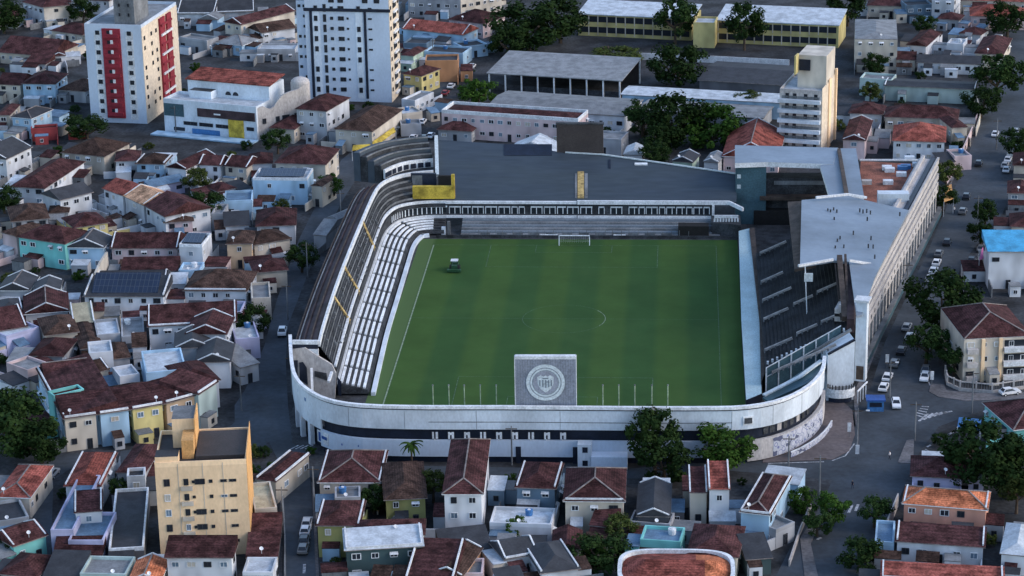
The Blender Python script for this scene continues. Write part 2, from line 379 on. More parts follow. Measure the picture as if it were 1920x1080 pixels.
    if 'n' not in opt:
        k = wall_windows(root, P[0], P[1], 0, h, fl, r, dens, kinds=kinds, cap=40 if L > 18 else 14)
        k += wall_windows(root, P[1], P[2], 0, h, fl, r, dens*.8, kinds=kinds, cap=8, door=False)
        wall_windows(root, P[3], P[0], 0, h, fl, r, dens*.8, kinds=kinds, cap=8, door=False)
    if 'n' not in opt:
        x = r.random()
        if x < .3 and flat:
            c = P[3]+u*L*r.uniform(.2,.8)-v*min(D*.3,2.5); m_ = MB(); zt = h if flat else h+.9
            m_.cyl(c, .62, zt, zt+1.15, 'tank_blue' if r.random() < .6 else 'trim', 12, .72); m_.cyl(c, .3, zt+1.15, zt+1.28, 'trim', 8)
            part(m_, 'water_tank', root)
        if .15 < x < .36:
            c = P[0]+u*L*r.uniform(.15,.85)+v*.4; m_ = MB(); zt = h+(.1 if flat else .35)
            m_.beam((c.x,c.y,zt), (c.x,c.y,zt+.9), .07, 'trim')
            n_ = 10; cc = Vector((c.x, c.y-.1, zt+1)); ax = Vector((.3,-.6,.74)).normalized(); t1 = ax.cross(Vector((1,0,0))).normalized(); t2 = ax.cross(t1)
            rim = [cc+(t1*math.cos(i*6.2832/n_)+t2*math.sin(i*6.2832/n_))*.36+ax*.1 for i in range(n_)]
            for i in range(n_): m_.poly([cc, rim[i], rim[(i+1) % n_]], 'trim')
            part(m_, 'satellite_dish', root)
    HOUSES.append((root, P, u, v, L, D, h, wm, 'roof_'+roof))
    return root, P, u, v

# ------------------------------------------------------------------ ground, streets
def struct(mb, name):
    o = mb.build(name); o['kind'] = 'structure'; return o
mb = MB(); mb.poly([(-1300,-900,0),(1300,-900,0),(1300,1500,0),(-1300,1500,0)], 'ground'); struct(mb, 'ground')
def sheet(name, pts, mat, z=.004, h=0):
    mb = MB(); W_ = [G(x, y, 0) for x, y in pts]
    if h: mb.prism([(p.x,p.y) for p in W_], .001, h, mat)
    else: mb.poly([(p.x,p.y,z) for p in W_], mat)
    return struct(mb, name)
sheet('avenue', [(1440,1110),(1490,1010),(1540,950),(1560,900),(1580,800),(1630,735),(1660,640),(1740,470),(1800,330),(1850,200),(1885,80),(1900,-20),(1990,-20),(1960,120),(1935,250),(1880,400),(1815,480),(1770,560),(1760,680),(1775,735),(1700,900),(1660,1000),(1600,1110)], 'asphalt', .008)
sheet('cross_street', [(1170,880),(1250,872),(1400,858),(1530,835),(1600,800),(1760,730),(1960,745),(1960,770),(1840,770),(1760,800),(1700,880),(1560,900),(1480,892),(1340,880),(1200,897),(560,895),(545,875),(700,872)], 'asphalt', .012)
sheet('side_street', [(528,1110),(600,1110),(588,1000),(582,900),(575,850),(548,830),(540,760),(536,680),(540,610),(590,480),(640,380),(690,300),(760,240),(835,170),(905,90),(940,20),(915,20),(870,100),(810,160),(760,200),(700,250),(640,300),(600,370),(560,450),(520,560),(495,650),(460,730),(440,760),(440,800),(505,830),(530,880)], 'asphalt', .016)
sheet('corner_street', [(95,1060),(60,960),(75,880),(110,850),(200,850),(300,835),(430,800),(480,760),(500,835),(470,835),(300,870),(130,880),(100,900)], 'asphalt', .02)
sheet('plaza', [(1430,868),(1560,862),(1592,846),(1603,815),(1598,770),(1560,735),(1440,800)], 'plaza', 0, .13)
sheet('pavement', [(1770,722),(1745,720),(1742,735),(1760,745),(1810,752),(1960,748),(1960,735),(1830,738),(1775,733)], 'pavement', 0, .12)
sheet('pavement', [(1683,868),(1700,826),(1714,824),(1712,870)], 'pavement', 0, .12)
sheet('pavement', [(1605,800),(1612,735),(1650,640),(1735,460),(1790,330),(1783,330),(1728,460),(1640,645),(1600,740)], 'pavement', 0, .12)
sheet('pavement', [(1540,1110),(1512,1110),(1500,1010),(1530,965),(1545,966),(1520,1020)], 'pavement', 0, .12)
sheet('pavement', [(522,1110),(529,1110),(532,885),(526,885)], 'pavement', 0, .12)
sheet('pavement', [(600,1110),(594,1110),(584,905),(589,905)], 'pavement', 0, .12)
sheet('schoolyard', [(1190,100),(1600,115),(1600,68),(1540,60),(1080,55),(1070,100)], 'ground', .01)
# road paint
def strip(p, q, w, name='road_marking', mat='paint', z=.03):
    a = G(*p, 0); b = G(*q, 0); a.z = b.z = z; d = (b-a).normalized(); n = Vector((-d.y, d.x, 0))*w/2
    return [a-n, b-n, b+n, a+n]
mk = MB()
for i in range(6): mk.poly(strip((1723+i*9, 790-i*3), (1740+i*9, 776-i*1), .5), 'paint')
for i in range(5): mk.poly(strip((1716+i*3, 778-i*4), (1734+i*2, 783-i*5), .35), 'paint')
for i in range(7): mk.poly(strip((1738+i*6, 838-i*3.5), (1752+i*6, 831-i*3.5), .45), 'paint')
mk.poly(strip((1440,869),(1545,866),.25), 'paint'); mk.poly(strip((1560,864),(1585,855),.25), 'paint'); mk.poly(strip((1585,855),(1602,832),.25), 'paint')
for i in range(5): mk.poly(strip((528+i*8, 866-i), (534+i*8, 856-i), .5), 'paint')
for i in range(4): mk.poly(strip((545+i*9, 842), (560+i*9, 835), .3), 'paint')
for p, q in (((1591,962),(1598,947)),((1604,958),(1609,946)),((1532,1012),(1540,1008)),((1508,1028),(1515,1024)),((570,1075),(571,1058))): mk.poly(strip(p, q, .5), 'paint')
mk.poly(strip((1740,715),(1752,735),.3), 'paint'); mk.poly(strip((1752,735),(1790,747),.3), 'paint'); mk.poly(strip((1790,747),(1812,750),.3), 'paint')
struct(mk, 'road_markings')

# ------------------------------------------------------------------ football pitch
mb = MB(); mb.poly([(-37.7,-58,.02),(39.2,-58,.02),(39.2,57.2,.02),(-37.7,57.2,.02)], 'turf'); struct(mb, 'football_pitch')
mb = MB(); mb.poly([(-52,-78,.008),(60,-78,.008),(60,70,.008),(-52,70,.008)], 'concrete_dark'); struct(mb, 'stadium_apron')
surf('chalk', (.085,.15,.085), .3, 1, .9, fvar=.3); surf('chalk_bright', (.25,.32,.22), .25, 1, .9)
mb = MB(); Z = .045
def ln(x0, y0, x1, y1, w=.14, m='chalk'):
    d = Vector((x1-x0, y1-y0, 0)).normalized(); n = Vector((-d.y, d.x, 0))*w/2; a = Vector((x0,y0,Z)); b = Vector((x1,y1,Z))
    mb.poly([a-n, b-n, b+n, a+n], m)
ln(-34,-52.5,-34,52.5,.28,'chalk_bright'); ln(34,-52.5,34,52.5,.12); ln(-34.1,52.5,34.1,52.5,.16); ln(-34,0,34,0,.10)
for s in (1,-1):
    ln(-20.1,52.5*s,-20.1,36*s); ln(20.1,52.5*s,20.1,36*s); ln(-20.1,36*s,20.1,36*s)
    ln(-9.1,52.5*s,-9.1,47*s); ln(9.1,52.5*s,9.1,47*s); ln(-9.1,47*s,9.1,47*s)
ln(-34.1,-52.5,34.1,-52.5)
for i in range(48):
    a0 = i*math.pi/24; a1 = a0+math.pi/24
    ln(9.15*math.cos(a0), 9.15*math.sin(a0), 9.15*math.cos(a1), 9.15*math.sin(a1), .10 if math.cos(a0) < .8 else .14, 'chalk' if math.cos(a0) < .8 else 'chalk_bright')
for x in (-37.2,): 
    pass
struct(mb, 'pitch_markings')

# ------------------------------------------------------------------ the stadium
ST = thing('stadium', 'white walled football stadium with curved front corners around the green pitch', 'stadium', (0,0,0))
rim_px = [(543,628),(544,655),(546,682),(551,703),(562,719),(580,733),(605,746),(640,755),(690,760),(780,762),(870,762),(960,762),(1080,763),(1200,764),(1320,764),(1390,763),(1440,756),(1480,744),(1512,727),(1533,709),(1545,690),(1547,668)]
RIM = [G(x, y, 11.5) for x, y in rim_px]; RIM = [Vector((p.x,p.y,0)) for p in RIM]
def smooth(pts, it=2):
    for _ in range(it):
        q = [pts[0]]
        for a, b in zip(pts, pts[1:]): q += [a*.75+b*.25, a*.25+b*.75]
        q.append(pts[-1]); pts = q
    return pts
RIM = smooth(RIM, 1)
def normals(pts):
    out = []
    for i in range(len(pts)):
        d = pts[min(i+1, len(pts)-1)]-pts[max(i-1, 0)]; d.z = 0; d.normalize(); out.append(Vector((-d.y, d.x, 0)))
    return out
RN = normals(RIM)   # points inward (left of travel)
def offset(pts, ns, d): return [p+n*d for p, n in zip(pts, ns)]
def band(mb, pts, ns, o0, o1, z0, z1, m):
    """ring wall between offsets o0 (outside) and o1 (inside)"""
    A = offset(pts, ns, o0); B = offset(pts, ns, o1)
    for i in range(len(pts)-1):
        a, b, c, d = A[i], A[i+1], B[i+1], B[i]
        zf = lambda p, z: Vector((p.x, p.y, z))
        mb.poly([zf(a,z0), zf(b,z0), zf(b,z1), zf(a,z1)], m)
        mb.poly([zf(c,z0), zf(d,z0), zf(d,z1), zf(c,z1)], m)
        mb.poly([zf(a,z1), zf(b,z1), zf(c,z1), zf(d,z1)], m); mb.poly([zf(d,z0), zf(c,z0), zf(b,z0), zf(a,z0)], m)
    for k, fl in ((0,1),(len(pts)-1,0)):
        q = [Vector((A[k].x,A[k].y,z0)), Vector((A[k].x,A[k].y,z1)), Vector((B[k].x,B[k].y,z1)), Vector((B[k].x,B[k].y,z0))]
        mb.poly(q if fl else q[::-1], m)
def px_sub(x0, x1):  # indices of the rim between picture columns
    idx = [i for i, p in enumerate(RIM) if x0 <= PX(Vector((p.x,p.y,11.5)))[0] <= x1]
    return idx[0], idx[-1]+1
def P_(mb, name): o = part(mb, name, ST); return o
mb = MB(); band(mb, RIM, RN, -.25, .45, 11.0, 11.6, 'trim'); band(mb, RIM, RN, .05, .3, 10.7, 10.999, 'navy'); P_(mb, 'rim_coping')
mb = MB(); band(mb, RIM, RN, 0, .4, 6.8, 10.699, 'stone_white'); W_ = P_(mb, 'perimeter_wall')
i0 = next(i for i, p in enumerate(RIM) if PX(Vector((p.x,p.y,11.5)))[0] > 588 and p.y < -60)
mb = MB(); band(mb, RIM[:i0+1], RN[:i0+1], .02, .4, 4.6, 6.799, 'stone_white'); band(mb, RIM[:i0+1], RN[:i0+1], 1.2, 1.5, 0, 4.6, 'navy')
for i in range(6, i0, 2):
    p = RIM[i]; mb.box((p+RN[i]*.5), Vector((RN[i].y,-RN[i].x,0)), RN[i], .5, .45, 0, 4.59, 'stone_white')
P_(mb, 'corner_colonnade')
R2, N2 = RIM[i0:], RN[i0:]
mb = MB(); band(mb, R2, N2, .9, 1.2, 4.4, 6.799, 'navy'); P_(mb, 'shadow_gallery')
i1 = next(i for i, p in enumerate(RIM) if PX(Vector((p.x,p.y,11.5)))[0] > 1400)
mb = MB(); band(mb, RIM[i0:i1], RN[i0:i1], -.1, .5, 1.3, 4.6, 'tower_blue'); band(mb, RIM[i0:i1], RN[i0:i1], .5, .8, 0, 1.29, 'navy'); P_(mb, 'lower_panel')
mb = MB(); band(mb, RIM[i1:], RN[i1:], -.2, .5, .3, 4.4, 'facade_cream'); P_(mb, 'lower_panel')
# thin joints and windows of the wall
for k in range(i0+3, len(RIM)-2, 3):
    mb = MB(); p = RIM[k]; n = RN[k]; t = Vector((n.y,-n.x,0)); mb.box(p-n*.012, t, n, .035, .012, 6.9, 10.6, 'concrete'); P_(mb, 'wall_joint')
mb = MB(); band(mb, RIM[i0+7:i1], RN[i0+7:i1], -.03, -.005, 8.25, 8.4, 'concrete'); P_(mb, 'wall_joint')
def on_rim(px, z, py0=0):
    best = min(range(len(RIM)-1), key=lambda i: abs(PX(Vector((RIM[i].x,RIM[i].y,z)))[0]-px) + (0 if RIM[i].y < -55 else 999))
    a, b = RIM[best-1], RIM[best+1]; n = RN[best]; lo, hi = 0., 1.
    for _ in range(20):
        m = (lo+hi)/2; q = a.lerp(b, m)
        if PX(Vector((q.x,q.y,z)))[0] < px: lo = m
        else: hi = m
    return a.lerp(b, lo), n, Vector((n.y,-n.x,0))*-1
for k in range(9):        # hanging shirts in the dark gallery
    q, n, t = on_rim(815+30*k, 5.5); mb = MB()
    for s in (-.42, .30): mb.box(q-n*.05+t*s, t, n, .22 if s < 0 else .17, .03, 4.9, 6.3, 'trim')
    if k % 3: mb.box(q-n*.051+t*-.05, t, n, .5, .02, 5.7, 6.2, 'trim')
    mb.box(q-n*.05+t*.0, t, n, .1, .03, 4.55, 4.9, 'trim'); P_(mb, 'hanging_shirt')
q, n, t = on_rim(1402, 8.8); mb = MB(); mb.box(q-n*.2, t, n, 1.0, .16, 7.7, 9.4, 'trim'); mb.box(q-n*.4, t, n, .75, .04, 8.0, 9.1, 'concrete_dark'); P_(mb, 'vent_window')
q, n, t = on_rim(607, 3.0); mb = MB(); mb.box(q-n*.16+t*0, t, n, 1.7, .06, 1.9, 4.3, 'trim'); mb.box(q-n*.26-t*.5, t, n, .8, .04, 2.9, 3.5, 'sign_blue'); mb.box(q-n*.26+t*.95, t, n, .35, .04, 2.2, 4.0, 'sign_blue'); P_(mb, 'wall_sign')
q, n, t = on_rim(655, 3.0); mb = MB()
for s in range(9): mb.box(q-n*.14+t*(s*.42-1.9), t, n, .15, .03, 2.8-.02*s, 3.2+.25*(s % 2)-.02*s, 'sign_blue')
P_(mb, 'painted_lettering')
for px, w in ((972,.9),(1079,.9)):
    q, n, t = on_rim(px, 2.5); mb = MB(); mb.box(q-n*.14, t, n, w*.55, .03, .02, 3.4, 'navy'); P_(mb, 'gate')
for px, zc in ((560,9.3),(572,9.0),(556,8.4)):
    q, n, t = on_rim(px, zc); mb = MB(); mb.box(q-n*.04, t, n, .5, .03, zc-.35, zc+.35, 'tank_blue'); P_(mb, 'wall_emblem')
q, n, t = on_rim(1097, 3.0); mb = MB(); mb.box(q-n*1.4, t, n, 1.3, 1.2, .1, 4.9, 'stone_white'); P_(mb, 'stair_block')
for zz in (.6, 3.3): mb = MB(); mb.box(q-n*2.62-t*.1, t, n, .5, .02, zz, zz+1.1, 'navy'); P_(mb, 'opening')
q, n, t = on_rim(1143, 3.0); mb = MB(); mb.box(q-n*1.6, t, n, 3.4, 1.4, .1, 2.6, 'tower_blue'); P_(mb, 'entrance_box')
# right corner: windows in the dark band, blue mural and doors
for px in (1440,1452,1466,1478,1490,1502,1512,1521):
    q, n, t = on_rim(px, 5.5); mb = MB(); mb.box(q+n*.75, t, n, .55, .1, 4.9, 6.3, 'facade_cream' if px in (1466,1502) else 'concrete_dark'); P_(mb, 'gallery_window')
def mural():
    m, nt, b = newmat('mural'); N = nt.nodes; L = nt.links
    g = N.new('ShaderNodeNewGeometry'); n = N.new('ShaderNodeTexVoronoi'); n.inputs['Scale'].default_value = .8; L.new(g.outputs['Position'], n.inputs['Vector'])
    cr = N.new('ShaderNodeValToRGB'); cr.color_ramp.interpolation = 'CONSTANT'
    e = cr.color_ramp.elements; e[0].color = (.46,.47,.52,1); e[1].position = .42; e[1].color = (.14,.16,.30,1)
    e2 = e.new(.5); e2.color = (.40,.42,.47,1); e3 = e.new(.72); e3.color = (.08,.09,.15,1)
    L.new(n.outputs['Distance'], cr.inputs[0]); L.new(cr.outputs[0], b.inputs['Base Color']); b.inputs['Roughness'].default_value = .8
    MATS['mural'] = m
mural()
mb = MB()
ia = next(i for i in range(len(RIM)) if PX(Vector((RIM[i].x,RIM[i].y,3)))[0] > 1445); ib = min(len(RIM)-2, ia+8)
band(mb, RIM[ia:ib], RN[ia:ib], -.26, -.21, .4, 4.2, 'mural'); P_(mb, 'painted_mural')
mb = MB(); band(mb, RIM[ia+1:ib], RN[ia+1:ib], -2.2, -2.0, .14, 1.2, 'mural'); band(mb, RIM[ia+1:ib], RN[ia+1:ib], -2.25, -1.95, 1.201, 1.3, 'trim'); P_(mb, 'painted_barrier')
# near stand (its steps run down to the goal line, hidden from the air by the wall)
mb = MB(); IN = [Vector((max(-41, min(42, p.x*.8)), max(p.y*.35-34, -58) if p.y < -55 else p.y, 0)) for p in RIM]
js = [j for j in range(len(RIM)) if -82 < RIM[j].y < -58 and -47 < RIM[j].x < 50]; ns_ = 12
for j0, j1 in zip(js, js[1:]):
    for s in range(ns_):
        a, b = s/ns_, (s+1)/ns_; z = 1.2+6.6*b; zl = 1.2+6.6*a
        A0 = IN[j0].lerp(RIM[j0], a); A1 = IN[j1].lerp(RIM[j1], a); B0 = IN[j0].lerp(RIM[j0]+RN[j0]*.5, b); B1 = IN[j1].lerp(RIM[j1]+RN[j1]*.5, b)
        mb.poly([(B0.x,B0.y,z),(B1.x,B1.y,z),(A1.x,A1.y,z),(A0.x,A0.y,z)], 'concrete_dark'); mb.poly([(A0.x,A0.y,zl),(A0.x,A0.y,z),(A1.x,A1.y,z),(A1.x,A1.y,zl)], 'concrete')
P_(mb, 'near_stand')

# ---- left side: lower white terraces, double parapet, upper tier
low = [(634,716),(650,655),(665,600),(686,540),(707,478),(720,440),(733,424),(747,414),(766,409),(800,405),(836,405)]
LP = smooth([Vector((G(x,y,3.1).x, G(x,y,3.1).y, 0)) for x, y in low], 2); LN = [-n for n in normals(LP)]   # LN points to the pitch
mb = MB(); band(mb, LP, LN, -.25, .15, 2.6, 3.3, 'trim'); band(mb, LP, LN, -.6, -.3, 2.0, 6.3, 'concrete_dark'); P_(mb, 'parapet')
mb = MB(); band(mb, LP, LN, -.75, -.2, 6.3, 6.9, 'trim'); P_(mb, 'parapet')
for j in range(int(len(LP)*.62), len(LP)-1, 1):
    p, n = LP[j], LN[j]
    if p.y > 58: mb = MB(); t_ = Vector((n.y,-n.x,0)); mb.box(p-n*.24, t_, n, .42, .05, 3.9, 5.3, 'glass'); mb.box(p-n*.2, t_, n, .66, .08, 5.31, 5.7, 'seat_white'); mb.box(p-n*.2+t_*.55, t_, n, .1, .08, 3.6, 5.3, 'seat_white'); P_(mb, 'gallery_window')
# arc length along the terrace
def arclen(pts):
    s = [0]
    for a, b in zip(pts, pts[1:]): s.append(s[-1]+(b-a).length)
    return s
AL = arclen(LP); TOT = AL[-1]
def at_s(s):
    for i in range(len(AL)-1):
        if AL[i+1] >= s or i == len(AL)-2:
            f = (s-AL[i])/max(1e-6, AL[i+1]-AL[i]); return LP[i].lerp(LP[i+1], f), LN[i].lerp(LN[i+1], f).normalized()
aisle = 10.0; nr = 5
mb = MB(); band(mb, LP, LN, .2, 6.2, .5, 1.0, 'concrete_dark')
for r_ in range(nr): band(mb, LP, LN, .2+r_*1.15, .2+(r_+1)*1.15, 1.01, 2.6-r_*.3, 'concrete_dark')
P_(mb, 'terrace')
s = 0.6
while s < TOT-2:
    e = min(s+aisle-1.3, TOT-.5); n_ = max(2, int((e-s)/1.5))
    pts = [at_s(s+(e-s)*k/n_) for k in range(n_+1)]
    for r_ in range(nr):
        o = .35+r_*1.15
        mb = MB(); band(mb, [p for p, n in pts], [n for p, n in pts], o, o+.52, 2.62-r_*.3, 2.95-r_*.3, 'seat_white'); P_(mb, 'seat_row')
    s += aisle
mb = MB(); band(mb, LP[:-6], LN[:-6], 6.6, 7.5, .025, .8, 'stone_white'); P_(mb, 'pitch_side_wall')
# upper tier
rim13 = [(597,640),(604,610),(628,535),(655,465),(686,392),(702,356),(716,340),(740,329),(773,322),(812,319)]
UPR = smooth([Vector((G(x,y,12).x, G(x,y,12).y, 0)) for x, y in rim13], 2)
def resample(pts, n):
    al = arclen(pts); out = []
    for k in range(n):
        s = al[-1]*k/(n-1)
        for i in range(len(al)-1):
            if al[i+1] >= s-1e-9: out.append(pts[i].lerp(pts[i+1], (s-al[i])/max(1e-9, al[i+1]-al[i]))); break
    return out
NS = 40; Ua = resample(LP, NS); Ub = resample(UPR, NS)
mb = MB(); NR = 11
for r_ in range(NR):
    a, b = r_/NR, (r_+1)/NR; z0 = 5.4+5.7*a; z1 = 5.4+5.7*b
    for j in range(NS-1):
        A0, A1, B0, B1 = Ua[j].lerp(Ub[j],a), Ua[j+1].lerp(Ub[j+1],a), Ua[j].lerp(Ub[j],b), Ua[j+1].lerp(Ub[j+1],b)
        ca = Vector((0,0,0))
        mb.poly([(A0.x,A0.y,z1),(A1.x,A1.y,z1),(B1.x,B1.y,z1),(B0.x,B0.y,z1)], 'concrete_dark')
        mb.poly([(A0.x,A0.y,z0),(A1.x,A1.y,z0),(A1.x,A1.y,z1),(A0.x,A0.y,z1)], 'concrete' if r_ % 2 else 'concrete_dark')
P_(mb, 'upper_terrace')
mb = MB(); URN = normals(UPR); band(mb, UPR, URN, -.35, .15, 10.9, 12.0, 'trim'); P_(mb, 'rim_coping')
for y_ in ((694,412),(656,498),(614,545)):       # yellow railed stairways
    px, py = y_; j = min(range(NS), key=lambda j: abs(PX(Vector((Ub[j].x,Ub[j].y,12)))[1]-py)+ (0 if j < NS*.8 else 999))
    mb = MB(); a = Ua[j]; b = Ub[j]
    mb.beam((a.x,a.y,6.2), (b.x,b.y,11.6), .5, 'gold', .25)
    for k in range(7): p = a.lerp(b, k/6); mb.beam((p.x,p.y-.6,5.6+5.3*k/6), (p.x,p.y-.6,6.6+5.3*k/6), .16, 'gold')
    P_(mb, 'stairway')
R = random.Random(3)
for k in range(60):                                # scattered seats and people-sized clutter of the terrace
    j = R.randrange(2, NS-10); t = R.random(); p = Ua[j].lerp(Ub[j], t); mb = MB(); mb.box((p.x,p.y,0), Vector((1,0,0)), Vector((0,1,0)), .18, .18, 5.9+5.2*t, 6.5+5.2*t, 'concrete'); P_(mb, 'terrace_seat')
# outer maroon lean-to roof with ribs
mb = MB(); K = 34
OUT = [Ub[j]+Vector((-5.2,0.6,0)) for j in range(NS)]
for j in range(K):
    A0, A1, B0, B1 = Ub[j]+Vector((-.4,0,0)), Ub[j+1]+Vector((-.4,0,0)), OUT[j], OUT[j+1]
    mb.poly([(B0.x,B0.y,9.8),(B1.x,B1.y,9.8),(A1.x,A1.y,11.7),(A0.x,A0.y,11.7)][::-1], 'maroon_metal')
    mb.poly([(B0.x,B0.y,0),(B1.x,B1.y,0),(B1.x,B1.y,9.8),(B0.x,B0.y,9.8)][::-1], 'concrete')
P_(mb, 'outer_roof')
for t, m in ((.3,'rust'),(.62,'maroon_metal'),(.85,'concrete'),(1.0,'rust')):
    mb = MB()
    for j in range(K):
        a = (Ub[j]+Vector((-.4,0,0))).lerp(OUT[j], t); b = (Ub[j+1]+Vector((-.4,0,0))).lerp(OUT[j+1], t); z = 11.7-1.9*t+.25
        mb.beam((a.x,a.y,z), (b.x,b.y,z), .22, m)
    P_(mb, 'roof_rib')
# white end wall of the left stand
mb = MB(); yE = Ub[0].y-.5; xo = OUT[0].x; xi = Ub[0].x
X, Y = Vector((1,0,0)), Vector((0,1,0))
mb.box(((xo+xi)/2, yE, 0), X, Y, (xi-xo)/2, .3, 11.6, 12.4, 'trim'); mb.box(((xo+xi)/2, yE, 0), X, Y, (xi-xo)/2-.05, .2, 10.6, 11.59, 'navy'); mb.box(((xo+xi)/2, yE, 0), X, Y, (xi-xo)/2, .3, 8.3, 10.59, 'trim')
mb.box(((xo+xi)/2, yE+.4, 0), X, Y, (xi-xo)/2, .2, 0, 8.29, 'concrete'); P_(mb, 'end_wall')
def wallpoly(pts, m, y0, y1, mb):   # vertical panel from picture points on the plane y = y0
    W = []
    for x, y in pts:
        d = ray(x, y); t = (y0-CP.y)/d.y; W.append(CP+d*t)
    W2 = [Vector((p.x, y1, p.z)) for p in W]
    mb.poly(W, m); mb.poly(W2[::-1], m)
    for i in range(len(W)):
        j = (i+1) % len(W); mb.poly([W[j], W[i], W2[i], W2[j]], m)
mb = MB(); wallpoly([(549,684),(549,655),(572,652),(596,668),(622,684),(630,700),(628,748),(600,744),(560,716)], 'facade_cream', -49.0, -48.4, mb); P_(mb, 'end_wall')
for pts, m in (([(551,700),(551,676),(558,676),(558,706)],'navy'),([(562,712),(561,680),(568,679),(575,690),(577,722)],'navy'),([(590,706),(590,696),(612,700),(614,714)],'concrete_dark'),([(634,740),(632,706),(640,716),(640,744)],'navy')):
    mb = MB(); wallpoly(pts, m, -49.2, -49.02, mb); P_(mb, 'opening')
mb = MB(); mb.beam(G(584,690,7), G(586,742,2), .5, 'trim'); mb.beam(G(616,716,7), G(622,698,8), .5, 'trim'); P_(mb, 'strut')

# ---- far end: terraces, glazed gallery, slate roof
mb = MB(); yF = 66.2
for k in range(6): mb.box((3.5, 59.4+k*1.1, 0), X, Y, 31.5, .54, .02, .7+k*.42, 'crest_dark' if k % 2 else 'concrete')
P_(mb, 'far_terrace')
mb = MB(); R = random.Random(5)
for k in range(26): x = -24+k*2.05+R.random()*.6; mb.beam((x,58.6,.02), (x,58.6,1.6+R.random()*.5), .12, 'concrete')
for k in range(12): x = -22+k*4; mb.box((x,58.8,0), X, Y, 1.2, .04, .5, 1.2, 'concrete')
mb.box((2,58.2,0), X, Y, 36, .08, .02, .75, 'concrete_dark'); P_(mb, 'fence')
xg0, xg1 = LP[-1].x, 33.2
mb = MB(); mb.box(((xg0+xg1)/2+.2, yF+1.2, 0), X, Y, (xg1-xg0)/2, 1.0, 2.6, 6.4, 'concrete_dark'); P_(mb, 'gallery')
mb = MB(); mb.box(((xg0)/2, yF, 0), X, Y, (-xg0)/2, .3, 6.3, 6.95, 'trim'); mb.box((xg1/2+2.2, yF-.15, 0), X, Y, xg1/2+2.0, .3, 6.25, 7.2, 'trim')
mb.box(((xg0)/2, yF, 0), X, Y, (-xg0)/2, .3, 2.7, 3.3, 'trim'); mb.box((xg1/2+.1, yF-.15, 0), X, Y, xg1/2-.1, .3, 2.35, 3.3, 'trim'); P_(mb, 'parapet')
mb = MB(); a = Vector((xg1+4.2, yF-.2, 6.7)); b = Vector((xg1+7.3, yF-5.5, 6.7)); mb.beam(a, b, .5, 'trim', .9); mb.beam((xg1+.2,yF-.3,2.3), (xg1+.2,yF-.3,6.3), .6, 'trim'); P_(mb, 'parapet')
R = random.Random(11); x = xg0+.8
while x < xg1-1.4:
    if R.random() > .14:
        mb = MB(); w = R.choice((1.5,2.2,3.0)); w = min(w, xg1-.6-x)
        mb.box((x+w/2, yF+.16, 0), X, Y, w/2-.1, .03, 3.75, 5.25, 'glass'); mb.box((x+w/2, yF+.12, 0), X, Y, w/2-.05, .06, 5.27, 5.6, 'trim')
        for q in range(int(w/1.4)+1): mb.box((x+.1+q*1.35, yF+.08, 0), X, Y, .09, .04, 3.7, 5.26, 'trim')
        P_(mb, 'gallery_window'); x += w+.25
    else: x += 1.2
mb = MB()
mb.prism([(32.9,60),(40,58),(40,66),(32.9,66)], .02, 3.6, 'concrete_dark'); mb.box((36.5,60.4,0), X, Y, 2.9, .2, 4.6, 5.3, 'trim')
for k in range(9): mb.box((33.7+k*.7,60.2,0), X, Y, .22, .1, 3.7, 4.5, 'trim')
P_(mb, 'corner_box')
mb = MB(); mb.box((28.6,60.2,0), X, Y, 3.7, 1.5, .03, 3.0, 'rubber'); P_(mb, 'players_tunnel')
q = G(842,440,0); mb = MB(); mb.box(q, X, Y, .35, .35, .02, 3.4, 'concrete'); P_(mb, 'pillar')
q = G(832,440,0); mb = MB(); mb.box(q, X, Y, .5, .5, .02, 2.0, 'stone_white'); P_(mb, 'pillar')
SL = .36
m_ = MATS['slate_roof']; nt_ = m_.node_tree; mpn = next(n for n in nt_.nodes if n.type == 'MAPPING'); mpn.inputs['Scale'].default_value = (.35, 2.2, 1)
def slate(px, py): return GP(px, py, 7.2, SL, 67.5)
roofpx = [(851,377),(1381,379),(1381,327),(1250,308),(1130,291),(1060,287),(1000,276),(945,270),(820,262),(820,330),(850,330)]
mb = MB(); pts = [slate(*p) for p in roofpx]
mb.poly(pts, 'slate_roof'); mb.poly([p-Vector((0,0,.4)) for p in pts][::-1], 'slate_roof')
for i in range(len(pts)):
    j = (i+1) % len(pts); mb.poly([pts[i]-Vector((0,0,.4)), pts[j]-Vector((0,0,.4)), pts[j], pts[i]], 'slate_roof')
far_roof = P_(mb, 'slate_roof')
mb = MB()
for p, q in (((1130,291),(1250,308)),((1250,308),(1381,327)),((1130,291),(1060,287))): mb.beam(slate(*p)+Vector((0,0,.2)), slate(*q)+Vector((0,0,.2)), .45, 'crest_pale', .3)
P_(mb, 'roof_edge')
mb = MB(); mb.beam(slate(818,262)+Vector((0,0,.8)), slate(820,335)+Vector((0,0,.8)), .9, 'crest_pale'); P_(mb, 'roof_edge')
R = random.Random(8)
def patch(x0, y0, x1, y1, m, dz, name, par=ST):
    mb = MB(); A = [slate(*p)+Vector((0,0,dz)) for p in ((x0,y1),(x1,y1),(x1,y0),(x0,y0))]; B = [a-Vector((0,0,dz-.01)) for a in A]
    mb.poly(A, m)
    for i in range(4): j = (i+1) % 4; mb.poly([B[i],B[j],A[j],A[i]], m)
    return part(mb, name, par)
patch(1083,323,1095,372,'gold',.25,'skylight'); patch(1078,326,1082,372,'concrete',.15,'skylight'); patch(1096,326,1102,372,'concrete',.15,'skylight')
patch(1190,307,1214,310,'trim',.3,'skylight'); patch(945,271,1035,292,'navy',.12,'roof_patch'); patch(1141,300,1145,316,'navy',.2,'roof_vent')
